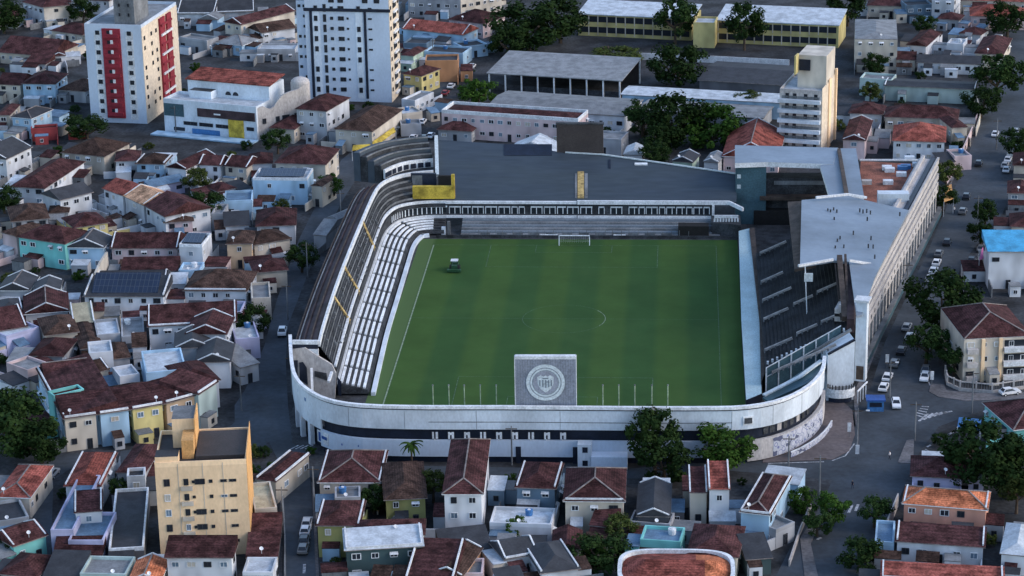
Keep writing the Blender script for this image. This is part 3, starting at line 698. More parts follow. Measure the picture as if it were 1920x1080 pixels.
# yellow balcony and dark rows at the far left corner
def vwall(px0, px1, pyt, pyb, z, m, name, th=.5):
    """vertical wall whose foot shows along pyb at height z"""
    a, b = G(px0, pyb, z), G(px1, pyb, z); h = HT(a, pyt); mb = MB(); d = (b-a); L = d.length; d.normalize(); n = Vector((-d.y,d.x,0))
    mb.box(((a+b)/2+n*th/2), d, n, L/2, th/2, z, h, m); return P_(mb, name)
vwall(774, 852, 350, 373, 7.2, 'yellow_paint', 'balcony', 1.2)
vwall(771, 818, 326, 350, 9.0, 'navy', 'opening', 1.0); vwall(773, 792, 329, 350, 9.02, 'concrete', 'panel', .9)
vwall(822, 846, 330, 352, 9.0, 'rubber', 'opening', 1.0); vwall(847, 853, 328, 372, 7.3, 'yellow_paint', 'pillar', 1.0)
outer = [(722,320),(735,313),(757,305),(785,301),(812,299)]
OP = smooth([Vector((G(x,y,12.6).x, G(x,y,12.6).y, 0)) for x, y in outer], 2); ON = normals(OP)
mb = MB(); band(mb, OP, ON, 0, .5, 10.4, 12.8, 'trim'); P_(mb, 'rim_coping')
mb = MB(); band(mb, OP, ON, -3.0, -.05, 8.8, 10.6, 'concrete_dark'); P_(mb, 'gallery')
for j in range(2, len(OP)-2, 2):
    p, n = OP[j], ON[j]; mb = MB(); mb.box(p-n*.15, Vector((n.y,-n.x,0)), n, .7, .1, 10.8, 12.0, 'navy'); P_(mb, 'gallery_window')
for r_, m in ((1,'concrete_dark'),(3,'slate_roof'),(5,'concrete_dark'),(7,'slate_roof')):
    mb = MB(); band(mb, OP, ON, r_, r_+1.9, 9, 13.2+r_*.45, m); band(mb, OP, ON, r_, r_+.3, 13.21+r_*.45, 13.5+r_*.45, 'concrete'); P_(mb, 'roof_step')

# ---- right side: blue cover, raked stand, grey roofs, long facade
def slab(pz, th, m, name, walls=None, par=None):
    """polygon of surveyed corners (px, py, z) with a thickness below"""
    W = [G(*p) for p in pz]; mb = MB(); B = [w-Vector((0,0,th)) for w in W]
    nrm = sum(((W[i].x*W[(i+1) % len(W)].y-W[(i+1) % len(W)].x*W[i].y) for i in range(len(W))))
    if nrm < 0: W.reverse(); B.reverse()
    mb.poly(W, m); mb.poly(B[::-1], walls or m)
    for i in range(len(W)): j = (i+1) % len(W); mb.poly([B[i], B[j], W[j], W[i]], walls or m)
    return part(mb, name, par or ST)
slab([(1385,433,2.6),(1405,428,2.6),(1424,600,2.6),(1428,738,2.6),(1399,750,2.6),(1390,600,2.6)], 2.5, 'blue_cover', 'bench_cover', 'navy')
slab([(1405,428,3.2),(1415,426,3.2),(1430,600,3.2),(1434,700,3.2),(1427,716,3.2),(1424,600,3.2)], 3.1, 'rust', 'parapet')
def rk(px, py): return GP(px, py, 0, 0, 0)
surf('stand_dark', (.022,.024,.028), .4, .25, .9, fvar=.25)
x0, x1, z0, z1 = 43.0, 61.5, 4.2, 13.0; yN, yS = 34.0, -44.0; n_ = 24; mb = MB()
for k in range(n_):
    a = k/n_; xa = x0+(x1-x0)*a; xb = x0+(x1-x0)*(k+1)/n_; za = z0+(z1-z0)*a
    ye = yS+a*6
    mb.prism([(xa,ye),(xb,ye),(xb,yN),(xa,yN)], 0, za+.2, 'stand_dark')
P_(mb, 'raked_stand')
surf('rail_pale', (.33,.31,.30), .2, 1, .8)
def rake(x): return z0+(z1-z0)*(x-x0)/(x1-x0)
for (pa, pb) in (((1427,530),(1470,508)),((1430,563),(1485,536)),((1432,597),(1478,574)),((1488,568),(1524,548)),((1532,545),(1568,525)),((1434,653),(1484,628)),((1494,620),(1531,602)),((1540,597),(1578,577)),((1448,692),(1560,622)),((1425,478),(1478,455))):
    xa = x0+.6+(pa[0]-1427)/8.6; a = G(pa[0], pa[1], rake(xa)+.5); 
    L = (pb[0]-pa[0])/8.9; xb = min(a.x+L, x1+1); mb = MB(); zz = rake(a.x); 
    mb.beam((a.x,a.y,zz+.75), (xb,a.y+.0,rake(xb)+.75), .5, 'rail_pale', .45)
    R = random.Random(int(pa[1]))
    for q in range(int(L/1.1)): xx = a.x+q*1.1; mb.beam((xx,a.y-.3,rake(xx)+.2), (xx,a.y-.3,rake(xx)+.75), .28, 'concrete')
    P_(mb, 'stair_rail')
mb = MB()      # row of white seats along the near edge of the stand
for k in range(17):
    x = 43.5+k*.95; mb.box((x, yS+4.2, 0), X, Y, .2, .3, rake(x)+.3, rake(x)+.9, 'trim')
P_(mb, 'seat_row')
mb = MB()      # blue glazed screen in front of it
for k in range(6):
    xa, xb = 43+k*2.5, 43+(k+1)*2.5
    for z_ in (.3, 2.3): mb.beam((xa,yS-2.6+k*.9,rake(xa)+z_), (xb,yS-1.7+k*.9,rake(xb)+z_), .16, 'trim')
    mb.beam((xa,yS-2.6+k*.9,rake(xa)-3), (xa,yS-2.6+k*.9,rake(xa)+2.3), .28, 'trim')
    mb.poly([(xa,yS-2.5+k*.9,rake(xa)-3),(xb,yS-1.6+k*.9,rake(xb)-3),(xb,yS-1.6+k*.9,rake(xb)+2.2),(xa,yS-2.5+k*.9,rake(xa)+2.2)], 'teal')
P_(mb, 'glass_screen')
slab([(1430,745,5),(1500,700,6.5),(1545,668,8),(1546,690,8),(1515,718,6.5),(1440,752,5)], .4, 'teal', 'walkway')
mb = MB(); mb.beam(G(1432,741,5.6), G(1500,706,7), .9, 'crest_pale', .3); mb.beam(G(1500,706,7), G(1540,676,8.3), .9, 'crest_pale', .3); P_(mb, 'walkway_rail')
# pale end wall, rounded balcony, pillar
a = G(1550,748,.5); b = G(1600,745,.5); mb = MB(); za = HT(a, 655); zb = HT(b, 638); d = (b-a).normalized(); n = Vector((-d.y,d.x,0))
ms = a.lerp(b,.55); zm = HT(ms, 646)
mb.prism([(a.x,a.y),(b.x,b.y),(b.x+n.x*6,b.y+n.y*6),(a.x+n.x*6,a.y+n.y*6)], 0, [za-1.2, zb, zb, za-1.2], 'stone_white'); P_(mb, 'end_wall')
mb = MB(); mb.beam(Vector((a.x,a.y-.1,za-1)), Vector((b.x,b.y-.1,zb+.2)), .5, 'navy', .4); mb.beam(Vector((a.x-2,a.y,za-1.5))+n*3, Vector((b.x,b.y,zb+1.2))+n*3, .6, 'concrete', .5); P_(mb, 'roof_edge')
c = (a+b)/2; mb = MB(); out = []
for k in range(13): t = math.pi*k/12; out.append((c.x-d.x*2.95*math.cos(t)+(-n.x)*2.1*math.sin(t), c.y-d.y*2.95*math.cos(t)+(-n.y)*2.1*math.sin(t)))
mb.prism(out, 1.2, 3.0, 'trim'); mb.prism([(c.x+(p[0]-c.x)*.8, c.y+(p[1]-c.y)*.8) for p in out], .0, 1.19, 'navy'); mb.prism([(c.x+(p[0]-c.x)*.9, c.y+(p[1]-c.y)*.9) for p in out], 3.01, 3.05, 'concrete'); P_(mb, 'balcony')
mb = MB(); R = random.Random(2)
for k in range(1,12): p = Vector((*out[k],0)); p = c.lerp(p, .93); mb.beam((p.x,p.y,3.0), (p.x,p.y,3.9), .22, 'concrete_dark')
P_(mb, 'railing')
a2 = G(1601,733,0); b2 = G(1621,735,0); d = (b2-a2).normalized(); n = Vector((-d.y,d.x,0)); hp = HT(a2, 566); mb = MB()
mb.prism([(a2.x,a2.y),(b2.x,b2.y),((b2+n*2.2).x,(b2+n*2.2).y),((a2+n*2.2).x,(a2+n*2.2).y)], 2.2, hp, 'stone_white'); mb.prism([(p.x,p.y) for p in (a2-d*.4-n*.4, b2+d*.4-n*.4, b2+d*.4+n*2.6, a2-d*.4+n*2.6)], hp+.01, hp+.5, 'trim')
pil = P_(mb, 'corner_tower')
mb = MB(); mb.box((a2+b2)/2-n*.03, d, n, .75, .03, 2.6, 5.5, 'rust'); P_(mb, 'grille')
mb = MB(); mb.beam(G(1607,757,0)+Vector((0,0,2.6)), G(1625,742,0)+Vector((0,0,3.0)), .25, 'trim')
for k in range(4): mb.beam(G(1608+k*5,757-k*4,0), G(1608+k*5,757-k*4,0)+Vector((0,0,2.6)), .2, 'trim')
P_(mb, 'gate')
# the long street facade on the right
FA = G(1607,706,0); FB = G(1757,404,0); FA.z = FB.z = 0; fd = (FB-FA); FL = fd.length; fd.normalize(); fn = Vector((-fd.y, fd.x, 0))
def fband(z0, z1, m, name, o0=0, o1=5.0, s0=0, s1=None):
    mb = MB(); s1 = FL if s1 is None else s1; c = FA+fd*(s0+s1)/2+fn*(o0+o1)/2
    mb.box(c, fd, fn, (s1-s0)/2, (o1-o0)/2, z0, z1, m); return P_(mb, name)
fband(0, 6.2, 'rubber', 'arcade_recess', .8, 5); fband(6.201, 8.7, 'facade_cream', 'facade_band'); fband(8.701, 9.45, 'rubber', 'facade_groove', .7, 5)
fband(9.451, 10.9, 'facade_cream', 'facade_band'); fband(10.901, 11.65, 'rubber', 'facade_groove', .7, 5); fband(11.651, 12.7, 'facade_cream', 'facade_band', .12, 5)
fband(12.701, 13.35, 'rubber', 'facade_groove', .7, 5); fband(13.351, 14.4, 'facade_cream', 'facade_band', .1, 5)
fband(14.41, 14.8, 'navy', 'roof_gutter', .9, 2.0); fband(14.41, 15.0, 'facade_cream', 'parapet', 0, .5); fband(14.41, 15.3, 'facade_cream', 'parapet', 3.5, 4.2)
for k in range(26):
    s = 1.2+k*FL/26
    mb = MB(); mb.box(FA+fd*s+fn*.35, fd, fn, .6, .35, 0, 6.199, 'facade_cream'); P_(mb, 'arcade_pillar')
    mb = MB(); mb.box(FA+fd*(s+1.7)-fn*.03, fd, fn, .35, .03, 7.0, 7.9, 'glass'); P_(mb, 'window')
mb = MB(); mb.box(FA+fd*FL/2-fn*.55, fd, fn, FL/2, .5, .12, 1.6, 'teal'); mb.box(FA+fd*FL/2-fn*.6, fd, fn, FL/2, .55, 1.61, 1.8, 'concrete'); P_(mb, 'planter')
# roofs
def onroof(px, py):
    z = 17.
    for _ in range(12): z = 18.0-.085*(G(px, py, z).x-51)
    return (px, py, z)
slab([onroof(*p) for p in ((1503,375),(1545,371),(1589,367),(1660,384),(1704,394),(1672,455),(1640,520),(1616,590),(1606,592),(1592,491),(1562,488),(1500,498))], .5, 'metal_roof', 'main_roof')
slab([(1477,378,16.0),(1506,377,17.0),(1530,497,17.0),(1490,505,16.0)], .6, 'rust', 'roof_fascia')
mb = MB(); 
for p, q in (((1497,500,18),(1562,488,18.2)),((1592,490,18),(1648,499,15.6)),((1530,372,18.2),(1589,366,18)),((1589,366,18),(1625,372,17))): mb.beam(G(*p)+Vector((0,0,.2)), G(*q)+Vector((0,0,.2)), .5, 'trim', .5)
P_(mb, 'roof_edge')
mb = MB(); R = random.Random(4)
for (x, y) in ((1552,398),(1557,400),(1563,396),(1569,400),(1612,398),(1618,400),(1625,399),(1632,402),(1564,414),(1626,414),(1570,455),(1575,450),(1566,468),(1582,466),(1628,465),(1633,450),(1637,466),(1640,485),(1687,405),(1600,440)):
    g_ = G(x, y, 17); mb.beam(g_, g_+Vector((0,0,.9)), .3, 'concrete_dark')
P_(mb, 'roof_vent')
mb = MB(); # brown trusses that carry the roof at its near end
for p, q, w in (((1574,482,18.2),(1584,598,14),1.1),((1585,478,18.2),(1590,598,14),.5),((1566,495,17),(1577,600,13),.3)): mb.beam(G(*p), G(*q), w, 'rust')
P_(mb, 'truss')
slab([(1590,497,16.8),(1600,497,16.8),(1607,560,15),(1602,598,14.6),(1588,598,14.6)], 3, 'maroon_metal', 'inner_wall')
# far right block
def block(pts, zt, m, mt, name, z0=0):
    W = [G(x, y, zt) for x, y in pts]; mb = MB(); mb.prism([(w.x,w.y) for w in W], z0, zt, m, mt); return P_(mb, name)
slab([(1378,306,16),(1378,272,16),(1572,277,16),(1562,308,16),(1500,306,16),(1440,304,16)], 1.2, 'metal_roof', 'rear_roof', 'trim')
slab([(1562,303,15.9),(1571,278,15.9),(1605,278,15.9),(1620,368,15.6),(1556,370,15.6),(1538,310,15.9)], 1.0, 'metal_roof', 'side_roof', 'trim')
slab([(1570,278,16.6),(1576,278,16.6),(1592,366,16.4),(1584,366,16.4)], .6, 'rust', 'roof_duct')
a = G(1384,412,0); b = G(1437,416,0); h = 0
ta = G(1380,310,15.0); tb = G(1437,311,15.0); mb = MB(); mb.prism([(ta.x,ta.y),(tb.x,tb.y),(tb.x,tb.y+7),(ta.x,ta.y+7)], 0, 14.7, 'teal', 'metal_roof'); P_(mb, 'corner_tower')
for (x, y) in ((1387,332),(1387,353)):
    pass
for zc in (12.2, 9.6): mb = MB(); mb.box((ta.x+1.3, ta.y-.04, 0), X, Y, 1.0, .03, zc-.5, zc+.5, 'crest_pale'); P_(mb, 'window')
mb = MB(); q = G(1462,345,9); mb.box((q.x+4.5,q.y,0), X, Y, 8.5, 2.5, 0, 11.2, 'concrete_dark'); mb.box((q.x+5.5,q.y-2.6,0), X, Y, 7, .1, 9.6, 10.6, 'concrete')
mb.box((q.x+3.5,q.y-4.2,0), X, Y, 8.5, 1.2, 6.4, 7.3, 'rust'); P_(mb, 'press_box')
mb = MB(); mb.box((G(1480,380,3).x, G(1480,380,3).y, 0), X, Y, 9, 9, 0, 3.6, 'rubber'); P_(mb, 'inner_yard')
slab([(1608,376,12.6),(1614,302,12.6),(1748,309,12.6),(1720,352,12.6),(1700,398,12.6),(1640,388,12.6)], 6, 'terracotta_floor', 'roof_terrace', 'facade_cream')
vwall(1646, 1704, 364, 392, 12.7, 'stone_white', 'parapet', 3.0)
vwall(1612, 1748, 299, 302, 12.7, 'trim', 'parapet', .4)
for (x, y, m) in ((1663,318,'trim'),(1668,322,'trim'),(1692,318,'tank_blue'),(1698,316,'tank_blue'),(1705,300,'stone_white'),(1720,312,'stone_white'),(1690,330,'trim'),(1665,345,'trim'),(1625,345,'facade_cream')):
    q = G(x, y, 12.6); mb = MB(); mb.box(q, X, Y, 1.2, .8, 12.61, 13.6, m); P_(mb, 'roof_crate')
# floodlight pole in the right stand
fl = thing('light_pole', 'thin white pole with square lamp panel rising from the right stand', 'light pole', G(1513,592,8.0))
mb = MB(); pb = G(1513,592,8.0); mb.beam(pb, pb+Vector((-.6,0,11)), .22, 'trim'); part(mb, 'pole', fl)
mb = MB(); pt = pb+Vector((-.45,0,8.6)); mb.box((pt.x+.6,pt.y-.2,0), X, Y, .9, .15, pt.z-.9, pt.z+.9, 'crest_pale'); part(mb, 'lamp_panel', fl)

# ------------------------------------------------------------------ things around the pitch
sb = G(967,760,11.2); se = G(1080,760,11.2); sb.z = se.z = 0; d = (se-sb).normalized(); n = Vector((-d.y,d.x,0)); W = (se-sb).length; hs = HT(sb+n*.6, 668)
scr = thing('scoreboard', 'square grey scoreboard back with round pale crest above the near stand wall', 'scoreboard', (sb+se)/2+n*.8)
c = (sb+se)/2+n*.8
mb = MB(); mb.box(c, d, n, W/2, .5, 8.0, hs-.5, 'panel_grey'); mb.box(c, d, n, W/2, .55, hs-.49, hs+.1, 'trim'); mb.box(c-d*(W/2+.08), d, n, .07, .55, 8.0, hs, 'trim'); mb.box(c+d*(W/2+.08), d, n, .07, .55, 8.0, hs, 'trim'); part(mb, 'panel', scr)
mb = MB()
for k in range(1, 24): mb.box(c+d*(-W/2+k*W/24)-n*.51, d, n, .03, .02, 8.1, hs-.6, 'crest_dark')
part(mb, 'panel_rib', scr)
cz = 11.2+(hs-11.2)*.47; cf = c-n*.56
def disc(mb, r, m, off, r0=0, sx=1):
    N_ = 40
    for i in range(N_):
        a0, a1 = i*2*math.pi/N_, (i+1)*2*math.pi/N_
        P = lambda a, rr: cf-n*off+d*math.cos(a)*rr*sx+Vector((0,0,cz+math.sin(a)*rr))
        if r0: mb.poly([P(a0,r0),P(a0,r),P(a1,r),P(a1,r0)], m)
        else: mb.poly([P(a0,0),P(a0,r),P(a1,r)], m)
mb = MB(); disc(mb, 3.65, 'crest_pale', .10); disc(mb, 3.0, 'crest_dark', .13, 2.86); disc(mb, 2.5, 'crest_dark', .13, 2.38); disc(mb, 2.35, 'panel_grey', .12); 
def shield(s, m, off):
    P = [(-1.55,1.15),(-.9,1.5),(-.35,1.2),(0,1.45),(.35,1.2),(.9,1.5),(1.55,1.15),(1.5,-.2),(1.0,-1.2),(0,-2.0),(-1.0,-1.2),(-1.5,-.2)]
    mb.poly([cf-n*off+d*x*s+Vector((0,0,cz+y*s)) for x, y in P], m)
shield(1.0,'crest_pale',.16)
for x in (-1.05,-.5,.05,.6,1.1): mb.box(cf-n*.20+d*x, d, n, .10, .02, cz-1.1+abs(x)*.4, cz+.55, 'crest_dark')
mb.box(cf-n*.22, d, n, .55, .02, cz+.8, cz+1.0, 'crest_dark')
mb.box(cf-n*.22-d*.25, d, n, .35, .02, cz-.3, cz-.15, 'crest_dark'); mb.box(cf-n*.22+d*.4, d, n, .3, .02, cz+.1, cz+.25, 'crest_dark')
part(mb, 'crest', scr)
mb = MB()
for s in (-1,1): mb.box(c+d*s*W*.4+n*.3, d, n, .3, .3, 7.0, 8.0, 'concrete')
part(mb, 'support', scr)
# dark scoreboard back beyond the far roof
a = slate(1044,290); b = slate(1131,291); a.y += 1.5; b.y = a.y-.4; h = HT(Vector((a.x,a.y,0)), 232); bs = thing('scoreboard', 'large dark brown board standing behind the far slate stadium roof', 'scoreboard', (a.x/2+b.x/2, a.y, 0))
mb = MB(); d = (b-a).normalized(); d.z = 0; n = Vector((-d.y,d.x,0)); c = (a+b)/2
mb.box(c, d, n, (b-a).length/2, .6, HT(Vector((a.x,a.y,0)),286), h, 'panel_brown'); part(mb, 'panel', bs)
mb = MB(); mb.box(c, d, n, (b-a).length/2+.2, .7, h+.01, h+.35, 'concrete_dark'); part(mb, 'frame', bs)
for s in (-1,0,1): mb = MB(); mb.box(c+d*s*4+n*.3, d, n, .3, .3, 12, HT(Vector((a.x,a.y,0)),286)-.01, 'rust'); part(mb, 'support', bs)
# goals
def goal(y, s, lab):
    g_ = thing('football_goal', lab, 'goal', (0,y,.02)); mb = MB()
    for x in (-3.66,3.66): mb.beam((x,y,.02), (x,y,2.5), .2, 'seat_white')
    mb.beam((-3.76,y,2.5), (3.76,y,2.5), .2, 'seat_white'); part(mb, 'goal_frame', g_)
    mb = MB()
    for k in range(-8,9): mb.beam((k*.45,y,2.4), (k*.45,y+s*1.8,.06), .02, 'trim')
    for k in range(5): mb.beam((-3.6,y+s*1.8*k/5,2.4-2.3*k/5), (3.6,y+s*1.8*k/5,2.4-2.3*k/5), .02, 'trim')
    part(mb, 'net', g_)
goal(52.5, 1, 'white goal frame at the far end of the pitch')
def board(px0, px1, py, lab, z=0):
    a = G(px0, py+3, z); b = G(px1, py+3, z); mb = MB(); d = (b-a); L = d.length; d.normalize(); n = Vector((-d.y,d.x,0))
    mb.box((a+b)/2, d, n, L/2, .12, .05, .85, 'seat_white'); o = mb.build('banner_board', None, (a+b)/2); tag(o, lab, 'banner')
board(1012,1046,443,'long white board lying left of the far goal'); board(1150,1173,443,'short white board lying right of the far goal')
for k, px in enumerate((811,841,870,900,930,1130,1160,1190,1222,1252)):
    q = G(px, 757, 11.6); q = G(px, 757, 11.0)+Vector((0,1.2,0)); mb = MB(); mb.cyl((q.x,q.y), .11, 7, 14.2, 'chalk_bright', 8); mb.cyl((q.x,q.y), .16, 14.2, 14.4, 'concrete', 8)
    o = mb.build('net_post', None, (q.x,q.y,7)); tag(o, 'thin pale net post standing on the near stand wall beside the scoreboard', 'post', 'net posts on the near stand wall')
# tractor on the pitch
tg = G(853,506,0); tg.z = .03; tr = thing('tractor', 'dark green mowing tractor parked on the pitch near the far left corner', 'tractor', tg)
mb = MB(); mb.box(tg, X, Y, .75, 1.5, .7, 1.45, 'tractor_green'); mb.box(tg+Vector((0,.9,0)), X, Y, .5, .8, 1.46, 1.75, 'tractor_green'); mb.box(tg+Vector((0,-2.1,0)), X, Y, 1.6, .5, .25, .8, 'tractor_green'); part(mb, 'body', tr)
mb = MB(); mb.box(tg+Vector((0,-.5,0)), X, Y, .85, .8, 2.5, 2.65, 'trim')
for sx in (-.7,.7):
    for sy in (-1.1,.1): mb.beam(tg+Vector((sx,sy,1.4)), tg+Vector((sx,sy,2.5)), .08, 'rubber')
part(mb, 'canopy', tr)
def wheel(mb, c, ax, r, w, m='rubber', n=14):
    a = ax.normalized(); t1 = a.cross(Vector((0,0,1))).normalized(); t2 = Vector((0,0,1)); R0_ = [c-a*w/2+(t1*math.cos(i*6.2832/n)+t2*math.sin(i*6.2832/n))*r for i in range(n)]; R1_ = [p+a*w for p in R0_]
    for i in range(n): j = (i+1) % n; mb.poly([R0_[i],R0_[j],R1_[j],R1_[i]][::-1], m)
    mb.poly(R0_, m); mb.poly(R1_[::-1], m)
for sx in (-1,1):
    for sy, r_ in ((-.9,.75),(1.2,.45)): mb = MB(); wheel(mb, tg+Vector((sx*.95,sy,r_)), X, r_, .4); part(mb, 'wheel', tr)

# ------------------------------------------------------------------ special buildings
def footprint(ax, ay, bx, by, C, h):
    A = G(ax, ay, h); B = G(bx, by, h); u = B-A; u.z = 0; L = u.length; u.normalize(); v = Vector((-u.y, u.x, 0))
    D = abs((G(C[0], C[1], h)-A).dot(v)) if isinstance(C, tuple) else C
    A.z = 0; return A, u, v, L, D
def rect(A, u, v, a, b, c, d): return [((A+u*x+v*y).x, (A+u*x+v*y).y) for x, y in ((a,c),(b,c),(b,d),(a,d))]
def bld(name, lab, cat, A, u, v, L, D, h, wm, rm):
    c = A+u*L/2+v*D/2; c.z = 0; t = thing(name, lab, cat, c); mb = MB(); mb.prism(rect(A,u,v,0,L,0,D), 0, h, wm); part(mb, 'wall', t)
    mb = MB(); mb.prism(rect(A,u,v,.1,L-.1,.1,D-.1), h+.004, h+.15, rm); part(mb, 'roof', t)
    mb = MB()
    for a, b, c_, d in ((0,L,0,.25),(0,L,D-.25,D),(0,.25,.26,D-.26),(L-.25,L,.26,D-.26)): mb.prism(rect(A,u,v,a,b,c_,d), h+.006, h+.9, wm)
    part(mb, 'parapet', t); return t
def box3(t, A, u, v, a, b, c, d, z0, z1, m, name, mt=None):
    mb = MB(); mb.prism(rect(A,u,v,a,b,c,d), z0, z1, m, mt); return part(mb, name, t)
def grid_win(t, A, u, L, z0, fh, rows, xs, w, h_, kind='bare', r=None, skip=0):
    for i in range(rows):
        for x in xs:
            if r and r.random() < skip: continue
            q = A+u*x; n = Vector((u.y,-u.x,0)); q = q+n*.012; window(t, (q.x,q.y,z0+fh*(i+.5)), u, w, h_, kind)
# red-striped tower
A, u, v, L, D = footprint(158, 50, 264, 53, (327, 9), 28); h = 28
t = bld('apartment_tower', 'tall white apartment tower with red balcony column and sunlit cream right side', 'apartment building', A, u, v, L, D, h, 'tower_blue', 'roof_g')
box3(t, A, u, v, L+.01, L+.13, .05, D-.05, 0, h, 'tower_sunlit', 'side_wall')  # thin skin, coloured warm for the sun on this side
box3(t, A, u, v, L*.31, L*.63, -.45, -.01, 1.5, h-.3, 'red_paint', 'balcony_column')
for i in range(9):
    z = 2.2+i*2.87
    mb = MB(); mb.prism(rect(A,u,v,L*.33,L*.61,-1.15,-.46), z, z+1.0, 'red_paint'); part(mb, 'balcony', t)
    mb = MB(); mb.prism(rect(A,u,v,L*.455,L*.50,-.6,-.47), z+1.02, z+2.1, 'trim'); mb.prism(rect(A,u,v,L*.40,L*.45,-.6,-.47), z+1.02, z+2.0, 'glass'); part(mb, 'balcony_door', t)
for x0_ in (.16,.72): box3(t, A, u, v, L*x0_, L*(x0_+.13), -.06, -.01, 1, h-1.2, 'trim', 'window_strip')
grid_win(t, A-v*.07, u, L, 2.0, 2.87, 9, (L*.225, L*.785), 1.15, 1.2)
E1 = A+u*(L+.14)
grid_win(t, E1, v, D, 3.2, 2.87, 8, (D*.06, D*.25, D*.38, D*.80), 1.1, 1.1, 'bare', random.Random(1), .08)
for a_, b_ in ((.46,.60),(.66,.78)): box3(t, A, u, v, L+.14, L+.7, D*a_, D*b_, 2, h-.5, 'red_paint', 'balcony_column')
for i in range(9): box3(t, A, u, v, L+.71, L+1.1, D*.47, D*.77, 2.2+i*2.87, 2.8+i*2.87, 'trim' if i % 2 else 'red_paint', 'balcony')
box3(t, A, u, v, L*.46, L*.82, D*.12, D*.5, h+.16, h+11, 'concrete', 'lift_tower')
grid_win(t, A+v*(D*.12)-v*.02, u, L, h+1.5, 2.8, 3, (L*.56, L*.72), .5, .9)
# white tower with dark stripes
A, u, v, L, D = footprint(570, -5, 728, -2, (757, -16), 31); h = 42
t = bld('apartment_tower', 'tallest pale blue tower block with dark vertical stripes beside the school', 'apartment building', A, u, v, L, D*1.2, h, 'tower_blue', 'roof_g')
D *= 1.2
box3(t, A, u, v, L+.01, L+.13, .05, D-.05, 0, h, 'tower_sunlit', 'side_wall')  # right face of the white tower, sun warmth painted in
box3(t, A, u, v, -3.2, -.01, 2.5, D-3, 0, 29.5, 'tower_blue', 'wing', 'navy')
zc = HT(A, 20)
box3(t, A, u, v, -.3, L+.5, -.35, -.01, zc, zc+.9, 'navy', 'cornice')
for x_ in (.055,.70): box3(t, A, u, v, L*x_, L*(x_+.03), -.22, -.01, 1, zc-.01, 'navy', 'stripe')
for x_ in (.09,.60): box3(t, A, u, v, L*x_, L*(x_+.085), -.10, -.01, 1, zc-.2, 'stone_white', 'window_strip')
rw = random.Random(3)
grid_win(t, A-v*.11, u, L, 2, 3.05, 9, (L*.13, L*.64), 1.0, 1.5, 'bare', rw, .2)
for i in range(9):
    z = 2+3.05*i
    for x_, w_, h_, n_ in ((.235,.9,2.2,0),(.32,.9,.9,.15),(.43,1.7,1.2,0),(.51,.6,.6,.35),(.775,1.1,.5,.1)):
        if rw.random() < n_: continue
        q = A+u*L*x_-v*.012; window(t, (q.x,q.y,z+1.6), u, w_, h_, 'bare')
for x_ in (.32,.43,.72,.86): q = A+u*L*x_-v*.012; window(t, (q.x,q.y,zc+3.2), u, 1.6, 1.2, 'bare')
E1 = A+u*(L+.14)
for i in range(10):
    for x_, w_ in ((.12,1.2),(.45,2.2),(.62,1.6),(.88,1.2)): q = E1+v*D*x_+u*.012; window(t, (q.x,q.y,2+3.05*i+1.6), v, w_, 1.7 if w_ > 1.3 else 1.1, 'bare')
for i in range(10): box3(t, A, u, v, L+.14, L+.75, D*.36, D*.74, 1.4+3.05*i, 1.9+3.05*i, 'trim', 'balcony')
W2 = A-u*3.2+v*2.5; grid_win(t, W2-v*.01, u, 3.2, 2, 3.05, 9, (.9, 2.4), .8, .8, 'bare', rw, .15)
# school with curved side
A, u, v, L, D = footprint(306, 190, 480, 206, 9, 9); h = 9
t = bld('school', 'white school block with maroon panel, yellow panel and curved white side wings', 'school', A, u, v, L, D, h, 'stone_white', 'roof_w')
def facepatch(x0, x1, zt, zb, m, name, th=.08): return box3(t, A, u, v, x0, x1, -th, -.01, zb, zt, m, name)
facepatch(.1, L*.22, 8.6, 5.0, 'teal', 'window_wall'); facepatch(L*.37, L*.985, 8.0, 5.6, 'maroon_metal', 'sign_panel', .3); facepatch(L*.55, L*.62, 6.9, 6.5, 'trim', 'sign_lettering', .36)
facepatch(L*.70, L*.86, 5.5, .2, 'yellow_paint', 'panel', .35)
grid_win(t, A-v*.02, u, L, 2.3, 2.0, 1, (L*.25, L*.32, L*.42, L*.49, L*.60, L*.66, L*.93), 2.2, 1.0, 'bare')
facepatch(L*.10, L*.22, 1.9, .9, 'glass', 'window'); facepatch(L*.30, L*.60, 1.9, .4, 'tank_blue', 'window_wall')
box3(t, A, u, v, -2.2, L+.5, -4.5, -.5, .1, .5, 'wall_B', 'forecourt_roof')
H2 = 13.5; P0 = A+v*D
mb = MB(); mb.prism(rect(P0,u,v,3,L-.5,.02,9), 0, H2, 'stone_white'); part(mb, 'wall', t)
mb = MB(); q = rect(P0,u,v,2.5,L,-.4,9); mb.prism(q, [H2+.02,H2+.02,H2+1.3,H2+1.3], [H2+.3,H2+.3,H2+1.6,H2+1.6], 'roof_r'); part(mb, 'roof', t)
for x_ in (.54,.62):
    c0 = P0+u*L*x_-v*.0; mb = MB(); pts = [(-.9,0),(.9,0)]+[(.9*math.cos(a*math.pi/8), .5+.9*math.sin(a*math.pi/8)) for a in range(0,9)]
    mb.poly([c0+u*x-v*.04+Vector((0,0,9.6+z)) for x, z in pts], 'glass'); part(mb, 'arched_window', t)
box3(t, A, u, v, L*.18, L*.42, D-3.5, D-.3, h+.16, h+2.4, 'stone_white', 'roof_house', 'concrete_dark')
c0 = A+u*(L+6.3)+v*(D+6); mb = MB(); n_ = 24; base = []
for k in range(n_): a = k*2*math.pi/n_; base.append((c0.x+2.7*math.cos(a), c0.y+2.7*math.sin(a)))
mb.prism(base, 0, 13.8, 'facade_cream'); 
